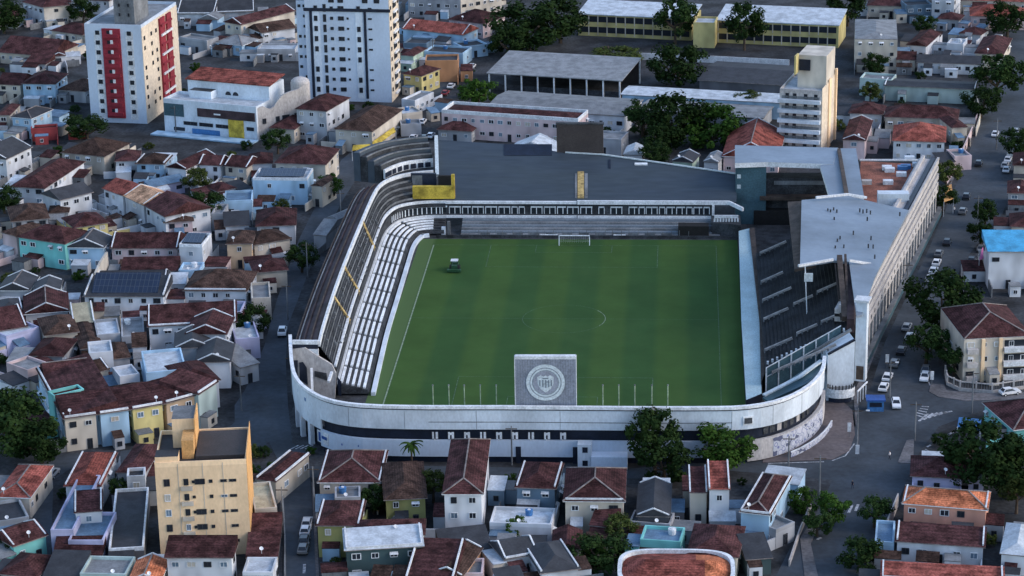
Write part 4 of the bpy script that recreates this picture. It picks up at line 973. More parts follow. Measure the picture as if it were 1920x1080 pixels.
for k in range(n_):
    for j in range(4):
        r0, r1 = 2.7*math.cos(j*math.pi/8), 2.7*math.cos((j+1)*math.pi/8); z0_, z1_ = 13.8+1.6*math.sin(j*math.pi/8), 13.8+1.6*math.sin((j+1)*math.pi/8); a0, a1 = k*2*math.pi/n_, (k+1)*2*math.pi/n_
        mb.poly([(c0.x+r0*math.cos(a0),c0.y+r0*math.sin(a0),z0_),(c0.x+r0*math.cos(a1),c0.y+r0*math.sin(a1),z0_),(c0.x+r1*math.cos(a1),c0.y+r1*math.sin(a1),z1_),(c0.x+r1*math.cos(a0),c0.y+r1*math.sin(a0),z1_)], 'facade_cream')
part(mb, 'round_tower', t)
a_ = A+u*(L-.2)+v*.5; b_ = c0+u*2.2-v*1.5; dd = b_-a_; LL = dd.length; dd.normalize(); nn = Vector((-dd.y, dd.x, 0)); mb = MB(); K = 14
zs = [9.2,9.3,9.5,8.8,8.4,8.9,10.2,11.3,11.9,12.2,12.4,12.5,12.7,13.2,13.6]
for k in range(K):
    p = a_+dd*LL*k/K; q = a_+dd*LL*(k+1)/K
    mb.prism([(p.x,p.y),(q.x,q.y),((q+nn*.6).x,(q+nn*.6).y),((p+nn*.6).x,(p+nn*.6).y)], 0, [zs[k],zs[k+1],zs[k+1],zs[k]], 'facade_cream')
part(mb, 'side_wall', t)
grid_win(t, a_-nn*.02, dd, LL, 4.2, 2, 1, (LL*.15, LL*.42, LL*.55, LL*.62, LL*.8), 1.1, 1.5)
# yellow two-storey school wings
def longwing(lab, ax, ay, bx, by, D, h, n_):
    A, u, v, L, D = footprint(ax, ay, bx, by, D, h); c = A+u*L/2+v*D/2; c.z = 0; t = thing('school_wing', lab, 'school', c)
    mb = MB(); mb.prism(rect(A,u,v,.3,L-.3,.3,D-.3), 0, h, 'wall_Y'); part(mb, 'wall', t)
    mb = MB(); mb.prism(rect(A,u,v,0,L,0,D), [h+.02,h+.02,h+1.6,h+1.6], [h+.3,h+.3,h+1.9,h+1.9], 'roof_w'); part(mb, 'roof', t)
    for f_ in (0,1):
        z = .4+f_*(h/2)
        for k in range(n_):
            x = .8+k*(L-1.6)/n_
            mb = MB(); mb.prism(rect(A,u,v,x+.2,x+(L-1.6)/n_-.2,.22,.29), z+.8, z+2.7, 'glass'); part(mb, 'window', t)
            mb = MB(); mb.prism(rect(A,u,v,x-.15,x+.15,.12,.29), z, z+2.95, 'wall_C'); part(mb, 'column', t)
    return t
longwing('long yellow two-storey school wing with pale roof behind the tree mass', 1082, 27, 1298, 37, 15, 7, 12)
longwing('long yellow school wing with pale roof and open right end, top right', 1342, 39, 1574, 49, 17, 7.2, 13)
house('projecting from the yellow school', 1300, 46, 1340, 47, 9, 7.5, 'Y', 'w', 'f', 2, 'school block', opt='n')
# open shed
A, u, v, L, D = footprint(912, 138, 1166, 153, (1195, 119), 6)
t = thing('open_shed', 'long grey roofed open shed with white columns and dark interior', 'shed', A+u*L/2+v*D/2)
q = rect(A,u,v,0,L,0,D); mb = MB(); mb.prism(q, [6,6,7.6,7.6], [6.25,6.25,7.85,7.85], 'roof_g'); part(mb, 'roof', t)
mb = MB(); mb.prism(rect(A,u,v,.5,L-.3,D-.6,D-.2), 0, 7.4, 'panel_brown'); mb.prism(rect(A,u,v,.1,L-1,2.5,2.9), 0, 2.2, 'concrete_dark'); part(mb, 'wall', t)
for k in range(9): box3(t, A, u, v, .5+k*(L-1.5)/8, .9+k*(L-1.5)/8, .3, .7, 0, 5.98, 'trim', 'column')
box3(t, A, u, v, L-.5, L-.1, D-1, D-.6, 0, 7.5, 'trim', 'column')
# tan and white balcony tower
A, u, v, L, D = footprint(1462, 172, 1541, 177, (1575, 148), 17); h = 17; 
t = bld('apartment_tower', 'pale balconied apartment tower with sunlit tan right side behind the grey stadium roofs', 'apartment building', A, u, v, L, D, h, 'facade_cream', 'roof_w')
box3(t, A, u, v, L+.01, L+.15, 0, D, 0, h+1.5, 'gold' if 0 else 'tower_sunlit', 'side_wall')  # tan skin with the warm sunlight of this side in its colour
box3(t, A, u, v, L+.16, L+.5, D*.45, D*.6, 0, h+2, 'wall_beige', 'wall_fin'); box3(t, A, u, v, L+.16, L+.7, D*.93, D, 0, h+3, 'wall_beige', 'wall_fin')
for i in range(6):
    z = .6+i*2.75
    mb = MB(); mb.prism(rect(A,u,v,-.3,L-.2,-1.3,-.01), z, z+.95, 'stone_white'); part(mb, 'balcony', t); box3(t, A, u, v, L*.05, L*.95, -.08, -.015, z+.96, z+1.75, 'concrete', 'recess')
    grid_win(t, A-v*.0, u, L, z+.9, 1.8, 1, (L*.18,L*.36,L*.62,L*.86), .9, 1.3, 'bare', random.Random(i), .1)
box3(t, A, u, v, L*.32, L*1.0, D*.30, D*.95, h+.16, h+9.2, 'wall_C', 'penthouse'); box3(t, A, u, v, L*.36, L*.62, D*.28, D*.299, h+5, h+8, 'navy', 'opening'); box3(t, A, u, v, L*.30, L*.34, D*.1, D*.298, h+4.5, h+9.6, 'wall_Y', 'wall_fin')
# beige apartment block at the lower left
A, u, v, L, D = footprint(290, 877, 462, 870, (473, 809), 17); h = 17
t = bld('apartment_building', 'beige five-storey apartment block with sunlit orange stair tower on its dark roof', 'apartment building', A, u, v, L, D, h, 'wall_beige', 'roof_k')
for k, x_ in enumerate((.25,.52,.74)): box3(t, A, u, v, L*x_-.05, L*x_+.05, -.06, -.01, .5, h+.5, 'wall_C', 'pilaster')
rw = random.Random(9)
for i in range(5):
    z = 1.2+i*2.85
    for x_, w_, h_ in ((.12,1.0,1.3),(.33,.8,1.2),(.41,.5,.5),(.48,1.7,1.0),(.60,.6,.6),(.74,1.1,.5),(.84,1.2,.5)):
        if rw.random() < .12: continue
        q = A+u*L*x_-v*.012; window(t, (q.x,q.y,z+1.5), u, w_, h_, rw.choice(('bare','bare','curtain','shutter')) if w_ > .7 else 'bare')
    mb = MB(); mb.prism(rect(A,u,v,L*.27,L*.40,-.5,-.01), z, z+.7, 'wall_C'); part(mb, 'air_unit_shelf', t)
box3(t, A, u, v, L+.01, L+.1, .1, D, 0, h+2, 'orange_sunlit', 'side_wall');  # right side coloured orange for the low sun on it
box3(t, A, u, v, .1, L*.26, .3, 3.6, h+.17, h+1.8, 'wall_beige', 'roof_house', 'roof_k')
box3(t, A, u, v, L*.17, L*.42, D*.55, D*.98, h+.17, h+5.6, 'wall_beige', 'stair_tower', 'concrete'); box3(t, A, u, v, L*.42+.02, L*.42+.2, D*.45, D*.98, h+.17, h+6.0, 'orange_sunlit', 'side_wall')  # stair tower's right face gets the same painted sunlight
box3(t, A, u, v, L*.29, L*.42, D*.2, D*.54, h+.17, h+3.6, 'orange_sunlit', 'stair_housing'); box3(t, A, u, v, L*.42+.3, L*.98, D*.15, D*.93, h+.17, h+.9, 'panel_brown', 'roof_deck')
# beige block on the right
A, u, v, L, D = footprint(1810, 640, 1935, 634, 17, 9.3)
BR = house('behind the white fence right of the avenue', 1808, 636, 1935, 630, 19, 9.3, 'C', 'm', 'h', 3, 'apartment building', opt='co', dens=.95, pitch=.45, lab='beige three-storey block with maroon hip roof behind a white fence by the avenue')

t, P_q, u, v = BR
for i in range(3):
    z = .3+i*3.0
    for a_, b_ in ((8.2,13.0),(.6,2.8)): mb = MB(); mb.prism([((P_q[0]+u*x+v*y).x, (P_q[0]+u*x+v*y).y) for x, y in ((a_,-1.1),(b_,-1.1),(b_,-.02),(a_,-.02))], z, z+1.0, 'trim' if a_ > 3 else 'facade_cream'); part(mb, 'balcony', t)
    mb = MB(); mb.prism([((P_q[0]+u*x+v*y).x, (P_q[0]+u*x+v*y).y) for x, y in ((8.4,-.1),(12.8,-.1),(12.8,-.015),(8.4,-.015))], z+1.01, z+2.4, 'glass'); part(mb, 'balcony_door', t)
for k_ in (3.6, 7.2): mb = MB(); mb.prism([((P_q[0]+u*x+v*y).x, (P_q[0]+u*x+v*y).y) for x, y in ((k_,-.5),(k_+.7,-.5),(k_+.7,-.015),(k_,-.015))], 0, 9.2, 'wall_beige'); part(mb, 'pilaster', t)
# ------------------------------------------------------------------ houses, row by row from the far edge
H = house
H('left of the red-striped tower, far corner', 40, 3, 80, 14, 12, 7, 'W', 'm', 'h', 2)
H('with cream side below the far left corner', 80, 14, 131, 9, 12, 7, 'C', 'm', 'h', 2, dens=.9)
H('below the far left cream house', 93, 57, 155, 66, 11, 3.3, 'C', 'm', 'h')
H('broad, at the left edge far up', -5, 98, 97, 106, 17, 3.6, 'C', 'm', 'gu')
H('with porch, left of the red-striped tower', 97, 106, 124, 104, 8, 3.8, 'W', 'm', 'gv', opt='w')
H('with low columned porch left of the tower', 44, 119, 86, 121, 7, 3, 'W', 'm', 's')
H('at left edge above the blue house', -8, 158, 39, 160, 11, 5, 'C', 'm', 'gu', 2)
H('standing left of the red-striped tower foot', 39, 157, 104, 158, 13, 6, 'B', 'm', 'h', 2, dens=1)
H('squeezed between blue house and tower', 106, 168, 161, 172, 12, 3.6, 'G', 'b', 'h')
H('beside the turquoise corner house', -8, 216, 19, 216, 12, 5.6, 'C', 'm', 'h', 2)
H('with pale ridges near the red awning', 19, 219, 59, 223, (112, 206), 6, 'B', 'k', 'h', 2, opt='c', dens=1)
H('low shop front under the tower tree', 58, 246, 108, 243, 4, 3.0, 'R', 'm', 'f', 1, 'shop', opt='n')
H('right of tree under the tower', 112, 286, 196, 294, (223, 266), 5.2, 'C', 'b', 'h', 2)
H('with white roof frames right of the tower', 330, 26, 402, 26, 14, 4.2, 'W', 'k', 'gu', opt='we')
H('with white roof frames, second from tower', 404, 24, 478, 21, 13, 4.2, 'G', 'k', 'gu', opt='we')
H('small gable front behind the school', 370, 36, 409, 37, 9, 3.4, 'B', 'g', 'gv', opt='w')
H('long, left of the tallest tower', 418, 41, 452, 47, (556, 20), 6.5, 'C', 'm', 'gv', 2, dens=1, opt='w')
H('behind the school red roof', 402, 80, 454, 86, 10, 3.5, 'B', 'g', 'h', opt='c')
H('low behind the school hall', 336, 73, 388, 80, 6, 4, 'G', 'g', 'f')
H('under the long cream house by the tower', 490, 62, 556, 52, 10, 5, 'W', 'b', 'gu', 2)
H('open terrace beneath the tallest tower', 482, 96, 553, 96, 8, 3.2, 'G', 'w', 'f')
H('at the far top left behind trees', 130, -2, 205, 2, 12, 5, 'W', 'm', 'h', 2)
H('far top left corner edge', -20, 30, 30, 32, 12, 4, 'W', 'm', 'h')
H('in front of the tallest tower', 552, 204, 613, 209, (663, 183), 8.8, 'W', 'm', 'h', 3, 'town house', dens=.9)
H('with yellow awning below the tallest tower', 625, 242, 699, 247, (747, 204), 6.2, 'C', 'b', 'h', 2, dens=1)
H('between the school and the town house', 503, 240, 553, 243, 13, 4.2, 'C', 'm', 'h')
H('far block right of the tallest tower', 764, -28, 862, -25, 14, 11, 'G', 'g', 'f', 4, 'apartment building', dens=.95)
H('far tan block with bright face beside grey one', 863, -25, 940, -38, 12, 11, 'C', 'g', 'f', 4, 'apartment building', dens=.9)
H('with light blue front past the tallest tower', 752, 54, 868, 66, 11, 4.2, 'B', 'r', 'gu', opt='w', dens=.6)
H('beside the big far tree mass', 838, 36, 906, 45, (937, 28), 5, 'P', 'm', 'h', 2)
H('walled yard house on the far side street', 795, 100, 868, 104, 9, 3.6, 'B', 'k', 'f')
H('low corner wing by the far street trees', 868, 92, 915, 86, 8, 3.2, 'B', 'k', 'f')
H('dark low roofs right of the tallest tower', 756, 84, 800, 86, 8, 4, 'S', 'k', 'f')
H('close right of the tallest tower', 750, 103, 776, 105, (799, 90), 4.6, 'E', 'm', 'h')
H('brick coloured block on the far street', 797, 118, 859, 117, 8, 6, 'O', 'k', 'f', 2, 'building', opt='n')
H('with yellow side on the far street', 753, 138, 791, 143, (816, 127), 5.8, 'Y', 'm', 'h', 2)
H('low beside the tallest tower foot', 753, 190, 778, 193, 11, 3.4, 'W', 'g', 'f')
H('small white unit on the far street', 755, 218, 792, 213, 7, 3, 'C', 'w', 'f')
H('small unit above the curved corner stand', 752, 238, 790, 236, 5, 2.8, 'G', 'g', 'f')
H('long pink block behind the slate roof', 828, 212, 1084, 229, (1098, 212), 7, 'P', 'm', 'p', 2, 'block', dens=1, opt='t')
H('in front of the long pink block', 818, 243, 886, 247, 8, 3.4, 'G', 'm', 'h')
H('grey roofed hall in front of the shed', 912, 200, 1172, 218, (930, 168), 5.2, 'W', 'g', 'gu', 1, 'hall', pitch=.1, dens=1)
H('long white roof strip behind trees', 1163, 177, 1478, 194, (1172, 160), 5, 'B', 'w', 'gu', 1, 'hall', pitch=.06, opt='n')
H('low grey hall roof behind round trees', 1195, 207, 1432, 222, (1200, 184), 4, 'G', 'g', 'gu', 1, 'hall', pitch=.08, opt='n')
H('dark ribbed shed roof by the yellow school', 1308, 150, 1486, 161, (1320, 113), 4.2, 'K', 'k', 'gu', 1, 'shed', pitch=.12, opt='n')
H('white gable behind the slate roof', 950, 283, 1042, 289, 9, 4.5, 'W', 'w', 'gv', opt='w', dens=.4)
H('small white gable by the dark board', 1168, 290, 1205, 291, 8, 4, 'W', 'w', 'gv', opt='w')
H('small pale green gable behind the stadium', 1258, 302, 1300, 305, 8, 4, 'E', 'k', 'gv', opt='w')
H('small white gable left of the red roof', 1318, 303, 1348, 305, 8, 4, 'W', 'g', 'gv', opt='w')
H('flat unit below the dark board', 1100, 262, 1165, 266, 8, 4, 'G', 'g', 'f')
H('large, left of the tan balcony tower', 1353, 293, 1462, 296, 26, 4.6, 'P', 'r', 'gv', 2, opt='wc', pitch=.5)
H('cream block with grey hip roof far right', 1603, 73, 1683, 74, (1711, 37), 9.6, 'C', 'g', 'h', 3, 'apartment building', pitch=.15, opt='o', lab='cream three-storey block with low grey hip roof right of the yellow school')
H('far right slim block at the top edge', 1748, -18, 1790, -16, (1815, -33), 11, 'W', 'g', 'f', 4, 'apartment building', dens=1)
H('dark block with small white windows top right', 1700, 14, 1749, 12, 8, 5, 'S', 'k', 'f', 2, 'building')
H('wide far house right of the yellow school', 1625, 10, 1700, 12, 12, 4, 'C', 'm', 'h')
H('white walled, right of the cream block', 1698, 84, 1738, 87, (1753, 62), 4.4, 'W', 'm', 'gv')
H('small annex below the cream block', 1680, 112, 1718, 113, 5, 3.6, 'C', 'm', 's')
H('long white front far right', 1718, 117, 1843, 121, 8, 3.4, 'W', 'k', 'gu', dens=1)
H('white cube right of the long front', 1775, 85, 1806, 87, 7, 4, 'W', 'w', 'f')
H('beside the right avenue trees, far', 1826, 100, 1882, 103, (1900, 72), 4.2, 'C', 'm', 'h')
H('little far white house top right', 1797, 62, 1840, 66, 8, 3, 'W', 'm', 'h')
H('broad red roof at top right edge', 1818, 30, 1925, 32, 13, 4.4, 'P', 'r', 'h')
H('far red roof on the top edge', 1800, 0, 1930, 4, 12, 4, 'C', 'r', 'gu')
H('between cream block and top edge', 1755, 35, 1800, 38, 8, 3.5, 'G', 'm', 'h')
H('low mint wall building on the right', 1656, 160, 1830, 168, 9, 4.6, 'M', 'k', 'gu', 1, 'warehouse', pitch=.1, opt='wn')
H('left end of the mint warehouse', 1612, 150, 1672, 154, 7, 4.6, 'M', 'g', 'f')
H('row house below the mint warehouse left', 1590, 212, 1656, 215, 10, 4.2, 'W', 'm', 'h')
H('row house below the mint warehouse right', 1657, 219, 1797, 224, 11, 4.2, 'C', 'm', 'h')
H('right of the tan balcony tower', 1578, 262, 1624, 264, (1651, 226), 5.4, 'P', 'm', 'gv', 2, opt='w')
H('white front above the terracotta terrace', 1672, 264, 1774, 267, (1800, 238), 5.6, 'W', 'r', 'h', 2, dens=1)
H('cream side house on the avenue far right', 1784, 240, 1816, 238, 11, 4.6, 'C', 'm', 'h')
H('garden annex behind white front', 1790, 298, 1822, 296, 7, 3.2, 'P', 'g', 'f')
H('grey roadside roof on the right edge', 1888, 362, 1940, 364, 11, 4.8, 'G', 'm', 'h')
H('upper roadside house at the right edge', 1898, 310, 1950, 312, 12, 4.6, 'C', 'm', 'h')
H('maroon roof above the bright blue roof', 1893, 425, 1950, 427, 11, 4, 'C', 'm', 'h')
H('bright blue roofed white building at right edge', 1852, 472, 1935, 472, 11, 9, 'W', 'a', 's', 2, 'building', pitch=.25, lab='white building with bright blue roof and pink awning on the right avenue', dens=.35)
H('turquoise front house by the avenue corner', 1841, 755, 1900, 807, 15, 3.6, 'Q', 'm', 'h', opt='c')
H('with pointed corner on the right junction', 1706, 893, 1808, 898, 10, 3.4, 'L', 'm', 'h')
H('salmon house with orange roof at lower right', 1690, 944, 1853, 957, 8, 6.0, 'N', 'o', 'h', 2, opt='cw', dens=.6)
H('low front wing of the salmon house', 1677, 1015, 1848, 1027, 6, 4.2, 'W', 'm', 's', opt='w', dens=1, pitch=.25)
H('little blue terrace left of white wing', 1640, 1022, 1676, 1024, 9, 3, 'B', 'u', 'f')
H('cut by the bottom right edge', 1650, 1086, 1885, 1098, 5.5, 4.2, 'C', 'r', 's', opt='we', pitch=.2)
H('pale roof at the bottom right corner', 1874, 1038, 1935, 1044, 13, 5, 'W', 'w', 'h', 2)
H('banded light blue, left of lower avenue', 1385, 960, 1445, 967, (1480, 893), 6, 'B', 'm', 'h', 2, opt='wec', dens=.4)
H('narrow two-window front below the big tree', 1328, 918, 1370, 918, 9, 7.6, 'W', 'r', 's', 2, dens=1, opt='w')
H('joined left of narrow red roof', 1292, 924, 1327, 924, 8, 6.4, 'C', 'm', 's', 2, opt='w')
H('steep, below the tall tree', 1192, 968, 1258, 969, (1270, 906), 4.6, 'K', 'k', 'gv', opt='w', dens=.2)
H('grey terrace under the steep dark roof', 1180, 984, 1256, 990, 5, 3, 'G', 'g', 'f')
H('cream and green twin front below stadium', 1055, 940, 1173, 941, 15, 6.6, 'C', 'm', 'h', 2, opt='ce', dens=1)
H('lower annex of the twin front', 1104, 985, 1152, 990, 5, 3.6, 'E', 'm', 's')
H('slate walled below the stadium gate', 964, 914, 1044, 917, (1058, 868), 5.8, 'S', 'm', 'h', 2, dens=.5, opt='w')
H('low white roof below the slate house', 918, 986, 1034, 990, 7, 3.2, 'W', 'w', 'f', dens=.3)
H('tall white end wall below the stadium', 828, 927, 907, 927, (925, 824), 8.8, 'W', 'm', 'h', 3, 'town house', opt='c', dens=.9, lab='tall white town house with long maroon hip roof under the stadium wall')
H('olive house left of the tall town house', 719, 938, 802, 934, 17, 5.4, 'V', 'b', 'h', 2)
H('at the stadium corner with pale yard', 594, 905, 715, 905, 15, 5, 'C', 'm', 'h', 2, opt='cw')
H('below the stadium corner on the side street', 590, 986, 676, 986, 11, 6.2, 'V', 'm', 'h', 2, dens=.4, opt='w')
H('small pool terrace behind side street house', 628, 940, 676, 938, 5, 4, 'G', 'g', 'f')
H('dark green front with white rim, bottom', 645, 1033, 796, 1024, 7, 6.2, 'D', 'w', 's', 2, 'building', opt='we', pitch=.2)
H('maroon strip behind the dark green front', 660, 1006, 798, 1003, 7, 6, 'C', 'm', 'h')
H('bottom edge house right of the green front', 756, 1086, 852, 1090, 13, 4.4, 'D', 'm', 's', opt='w')
H('reddish gable at the bottom edge centre', 805, 1075, 868, 1082, 12, 4, 'O', 'b', 'gv', opt='w')
H('pale pink yard roof at the bottom', 862, 1082, 905, 1082, 6, 3, 'P', 'g', 'f')
H('black roof with white rim at the bottom', 945, 1050, 1013, 1038, 8, 3.8, 'W', 'k', 'gu', opt='we')
H('charcoal wedge roof at the bottom centre', 1012, 1076, 1090, 1066, 12, 4, 'W', 'k', 'h', opt='w')
H('gable behind the charcoal wedge roof', 1034, 1030, 1092, 1030, 8, 3.4, 'P', 'm', 'gv')
H('long yard sheds below tall town house', 830, 1040, 925, 1030, 7, 3, 'G', 'k', 's')
H('turquoise strip above the round red roof', 1200, 1018, 1276, 1023, 6, 3.8, 'Q', 'u', 'f')
H('behind the round red roof, bottom', 1286, 1040, 1386, 1046, 13, 4.2, 'C', 'm', 'h')
H('teal yard house by the lower avenue', 1398, 1050, 1450, 1046, 7, 3.2, 'D', 'k', 's')
H('walled court left of the lower avenue', 1455, 1000, 1490, 985, 8, 3, 'G', 'g', 'f')
H('by the beige tower on the side street', 478, 898, 518, 904, 14, 4.6, 'C', 'm', 'h', opt='w')
H('cream flat roof right of the beige tower', 478, 962, 520, 958, 12, 4.4, 'C', 'y', 'f', dens=.3)
H('ribbed roof right of the beige tower foot', 460, 1046, 522, 1044, 15, 3.2, 'C', 'm', 's')
H('white front below the beige tower', 307, 1046, 438, 1046, 5.5, 6.4, 'W', 'm', 's', 2, dens=1)
H('small white court at the bottom', 455, 1080, 512, 1080, 6, 3.4, 'W', 'w', 'f')
H('bright orange at the bottom edge', 238, 1092, 302, 1092, 9, 4, 'C', 'o', 'gv', opt='wc')
H('grey slab beside the bright orange roof', 150, 1082, 236, 1084, 7, 3.4, 'M', 'g', 'f')
H('red roofed, left of the beige tower', 118, 912, 190, 912, 16, 5, 'W', 'r', 'h', 2, opt='w')
H('slate blue terraces left of the dark lot', 95, 1000, 138, 1000, 24, 5, 'L', 'u', 'f', 2)
H('white window front among slate terraces', 138, 962, 193, 958, 6, 6.4, 'W', 'm', 's', 2, dens=1, opt='w')
H('lower slate terrace with maroon front', 128, 1020, 194, 1020, 12, 4, 'L', 'u', 'f')
H('maroon eaves below the slate terrace', 98, 1044, 192, 1042, 5, 3, 'C', 'm', 's')
H('dark roof above the black lot', 216, 886, 272, 888, 14, 4.6, 'G', 'm', 'h')
H('white dormer box beside the beige tower', 238, 900, 272, 898, 4, 5, 'W', 'k', 'f', dens=1)
H('black flat lot roof left of beige tower', 204, 1036, 270, 1032, 26, 3.2, 'K', 'k', 'f', 1, 'garage', opt='tn')
H('red hip roof at the left edge, lower', -12, 932, 57, 934, 15, 4.4, 'C', 'r', 'h', opt='c')
H('dark terrace at the left edge', -5, 985, 55, 975, 9, 3.4, 'G', 'k', 'f')
H('turquoise gabled, lower left corner', 24, 1026, 92, 1003, 8, 4.4, 'Q', 'm', 'gu', opt='w')
H('bottom left corner clutter', -5, 1076, 70, 1084, 9, 3.2, 'G', 'm', 'h')
H('bottom edge shed left of the orange roof', 75, 1090, 146, 1092, 9, 3, 'C', 'k', 's')
# curved row above the beige tower
H('cream corner of the curved row', 118, 786, 184, 777, 9, 7, 'C', 'm', 's', 2, 'row house', opt='e', pitch=.3, dens=1)
H('in the curved row beside the cream corner', 185, 777, 245, 768, 9, 7, 'B', 'm', 's', 2, 'row house', opt='e', pitch=.3, dens=1)
H('in the middle of the curved row', 246, 768, 309, 757, 9, 7, 'Y', 'm', 's', 2, 'row house', opt='e', pitch=.3, dens=1)
H('salmon bay of the curved row', 310, 757, 372, 740, 9, 7, 'T', 'm', 's', 2, 'row house', opt='e', pitch=.3)
H('right end of the curved row', 373, 740, 411, 715, 9, 7.4, 'M', 'm', 's', 2, 'row house', opt='e', pitch=.3, dens=.6)
H('tapering left side of the curved row', 66, 690, 116, 782, 11, 7, 'B', 'm', 's', 2, 'row house', opt='e', dens=1)
H('turquoise parapet strip behind the row', 101, 748, 158, 735, 3, 7.6, 'Q', 'm', 'f', 1, 'annex', opt='n')
H('pale lean-to behind the turquoise strip', 158, 742, 200, 730, 5, 6.6, 'W', 'w', 'f', 1, 'annex', opt='n')
H('inner gable above the turquoise strip', 86, 722, 172, 712, 12, 6, 'W', 'm', 'gu', opt='c')
H('inner brown roof, left half of block', 160, 704, 207, 692, 7, 5, 'C', 'b', 'gu', opt='w')
H('small flat white box inside the block', 225, 712, 262, 706, 6, 5, 'W', 'w', 'f', opt='n')
H('sky blue flat box inside the block', 274, 705, 350, 698, 13, 6.2, 'B', 'w', 'f', dens=.2)
H('brown roof behind the yellow row house', 212, 762, 302, 750, 11, 6, 'C', 'b', 'h')
H('maroon roof behind right end of row', 336, 726, 415, 712, 13, 6, 'W', 'm', 'h', 2)
H('dark gable beside the sky blue box', 364, 680, 434, 678, 11, 6, 'W', 'k', 'gv', opt='w', dens=.2)
H('upper grey gable of the gable cluster', 326, 654, 396, 650, 10, 6, 'G', 'k', 'gv', opt='w')
H('maroon gable of the gable cluster', 345, 627, 426, 627, 11, 7, 'W', 'm', 'gv', 2, opt='w')
H('wide white two-storey with open front porch', 275, 613, 445, 604, 13, 6, 'W', 'm', 'gu', 2, opt='we', dens=.7)
H('tiny white flat block, middle of left block', 168, 668, 212, 664, 7, 6, 'W', 'w', 'f', opt='n')
H('brown roofed near the tiny white block', 200, 675, 246, 670, 10, 4.4, 'G', 'b', 'h')
H('white dormer house right of brown roof', 247, 652, 276, 650, 5, 4.6, 'W', 'b', 's', dens=1)
H('grey slab with red end in left block', 228, 637, 271, 634, 12, 4, 'G', 'g', 'f')
H('pale slab left of grey slab', 182, 634, 226, 630, 10, 4, 'G', 'w', 'f')
H('cream stepped roofs below the solar roof', 136, 608, 179, 604, 9, 4.4, 'C', 'y', 's', opt='w')
H('small maroon hip below the solar roof', 165, 585, 196, 583, 6, 4.4, 'C', 'm', 'h')
H('brown hip with arched porch', 82, 630, 150, 622, 12, 5, 'C', 'b', 'h', 1)
H('deep brown roof in mid left block', 150, 655, 194, 650, 17, 4, 'K', 'b', 'h')
H('maroon roof left of the deep brown one', 52, 667, 119, 669, 11, 4, 'G', 'm', 'h')
H('gabled with white verges, upper mid left', 44, 590, 131, 583, 13, 4.2, 'W', 'm', 'gv', opt='wc', dens=.3)
H('maroon at left edge beside pale wall', -10, 622, 53, 612, 14, 4.4, 'W', 'm', 'gu', opt='w')
H('pale blue low block near left edge', 12, 636, 74, 618, 7, 4, 'L', 'w', 'f', opt='n')
H('pink slab roof near left block corner', 52, 700, 92, 686, 7, 4, 'P', 'g', 'f', opt='n')
H('long white, topped with a solar roof', 154, 556, 309, 556, 10, 5.2, 'W', 'k', 's', opt='Sw', dens=.8, lab='long white single-storey house with dark solar roof left of the side street')
H('white with dark trimmed roof above solar house', 178, 531, 312, 529, 8, 4, 'W', 'k', 'gu', opt='we')
H('white house right of the solar one', 342, 545, 464, 546, 14, 5.2, 'W', 'b', 'h', 2, opt='e', dens=.8)
H('mint house above the white gables', 60, 548, 112, 546, 8, 5, 'E', 'k', 'gv', opt='w')
H('small twin white gable at the left edge', -8, 545, 56, 545, 10, 4.6, 'G', 'k', 'gv', opt='wc')
H('left edge corner house with light side', -5, 585, 44, 580, 8, 3.4, 'G', 'k', 'h', opt='w')
# upper left block
H('long, at left edge with white verges', 12, 299, 62, 275, 12, 7, 'W', 'k', 'gu', 2, opt='w', dens=1)
H('with white verge above the long white house', -10, 290, 22, 272, 10, 7, 'C', 'm', 'gu', 2, opt='w')
H('big maroon, white garden wall front', 17, 350, 84, 354, (166, 303), 4.8, 'W', 'm', 'h', dens=.3)
H('charcoal roofed white house beside big maroon', 112, 376, 176, 360, 9, 6.2, 'W', 'k', 'gu', 2)
H('brown hip below the white garden wall', 20, 416, 94, 409, 13, 4.8, 'G', 'b', 'h')
H('lemon walled with brown roof', 138, 428, 206, 417, 10, 4.8, 'Y', 'm', 'h', dens=1)
H('turquoise front in the upper left block', 30, 444, 122, 458, 11, 6.6, 'Q', 'm', 'h', 2, dens=.7)
H('cream left neighbour of the turquoise front', 0, 435, 30, 444, 10, 6.2, 'P', 'b', 'h', 2)
H('light blue gable right of turquoise front', 121, 464, 196, 465, 9, 5.4, 'B', 'k', 'gv', 2, opt='wc')
H('broad maroon with pink front', 205, 466, 334, 466, 11, 5.2, 'P', 'm', 'gu', opt='w', dens=.8)
H('lower maroon wing of the pink front', 225, 510, 333, 508, 6, 3.4, 'G', 'm', 's')
H('white cube with solar roof', 336, 463, 379, 464, 9, 7.2, 'W', 'k', 'f', 2, opt='St', dens=.9)
H('terrace unit below the white solar cube', 335, 512, 375, 512, 6, 3.4, 'B', 'w', 'f')
H('left end of row under the school', 214, 303, 262, 301, 10, 4.8, 'W', 'm', 'h')
H('orange patched roof in the row', 252, 307, 309, 308, 9, 5, 'B', 'b', 'h', opt='w')
H('middle of row under the school', 310, 313, 349, 318, (369, 286), 5.2, 'W', 'm', 'gv', opt='w')
H('fourth of the row under the school', 370, 309, 415, 311, 8, 5, 'W', 'm', 'gu', opt='w', dens=.3)
H('right end of row under the school', 418, 311, 463, 315, 9, 5, 'C', 'm', 'gu', opt='w')
H('red end of the peach roofed row', 190, 353, 229, 367, 9, 6.6, 'W', 'r', 'gu', 2, 'row house', dens=.8)
H('in the row, left of round dark tree', 230, 367, 268, 385, 10, 6.6, 'W', 't', 'gu', 2, 'row house', opt='w')
H('right end of the peach roofed row', 269, 385, 308, 407, 13, 6.6, 'W', 'm', 'gu', 2, 'row house', opt='')
H('pinkish gable end near round dark tree', 306, 418, 364, 414, 13, 5, 'P', 'b', 'h')
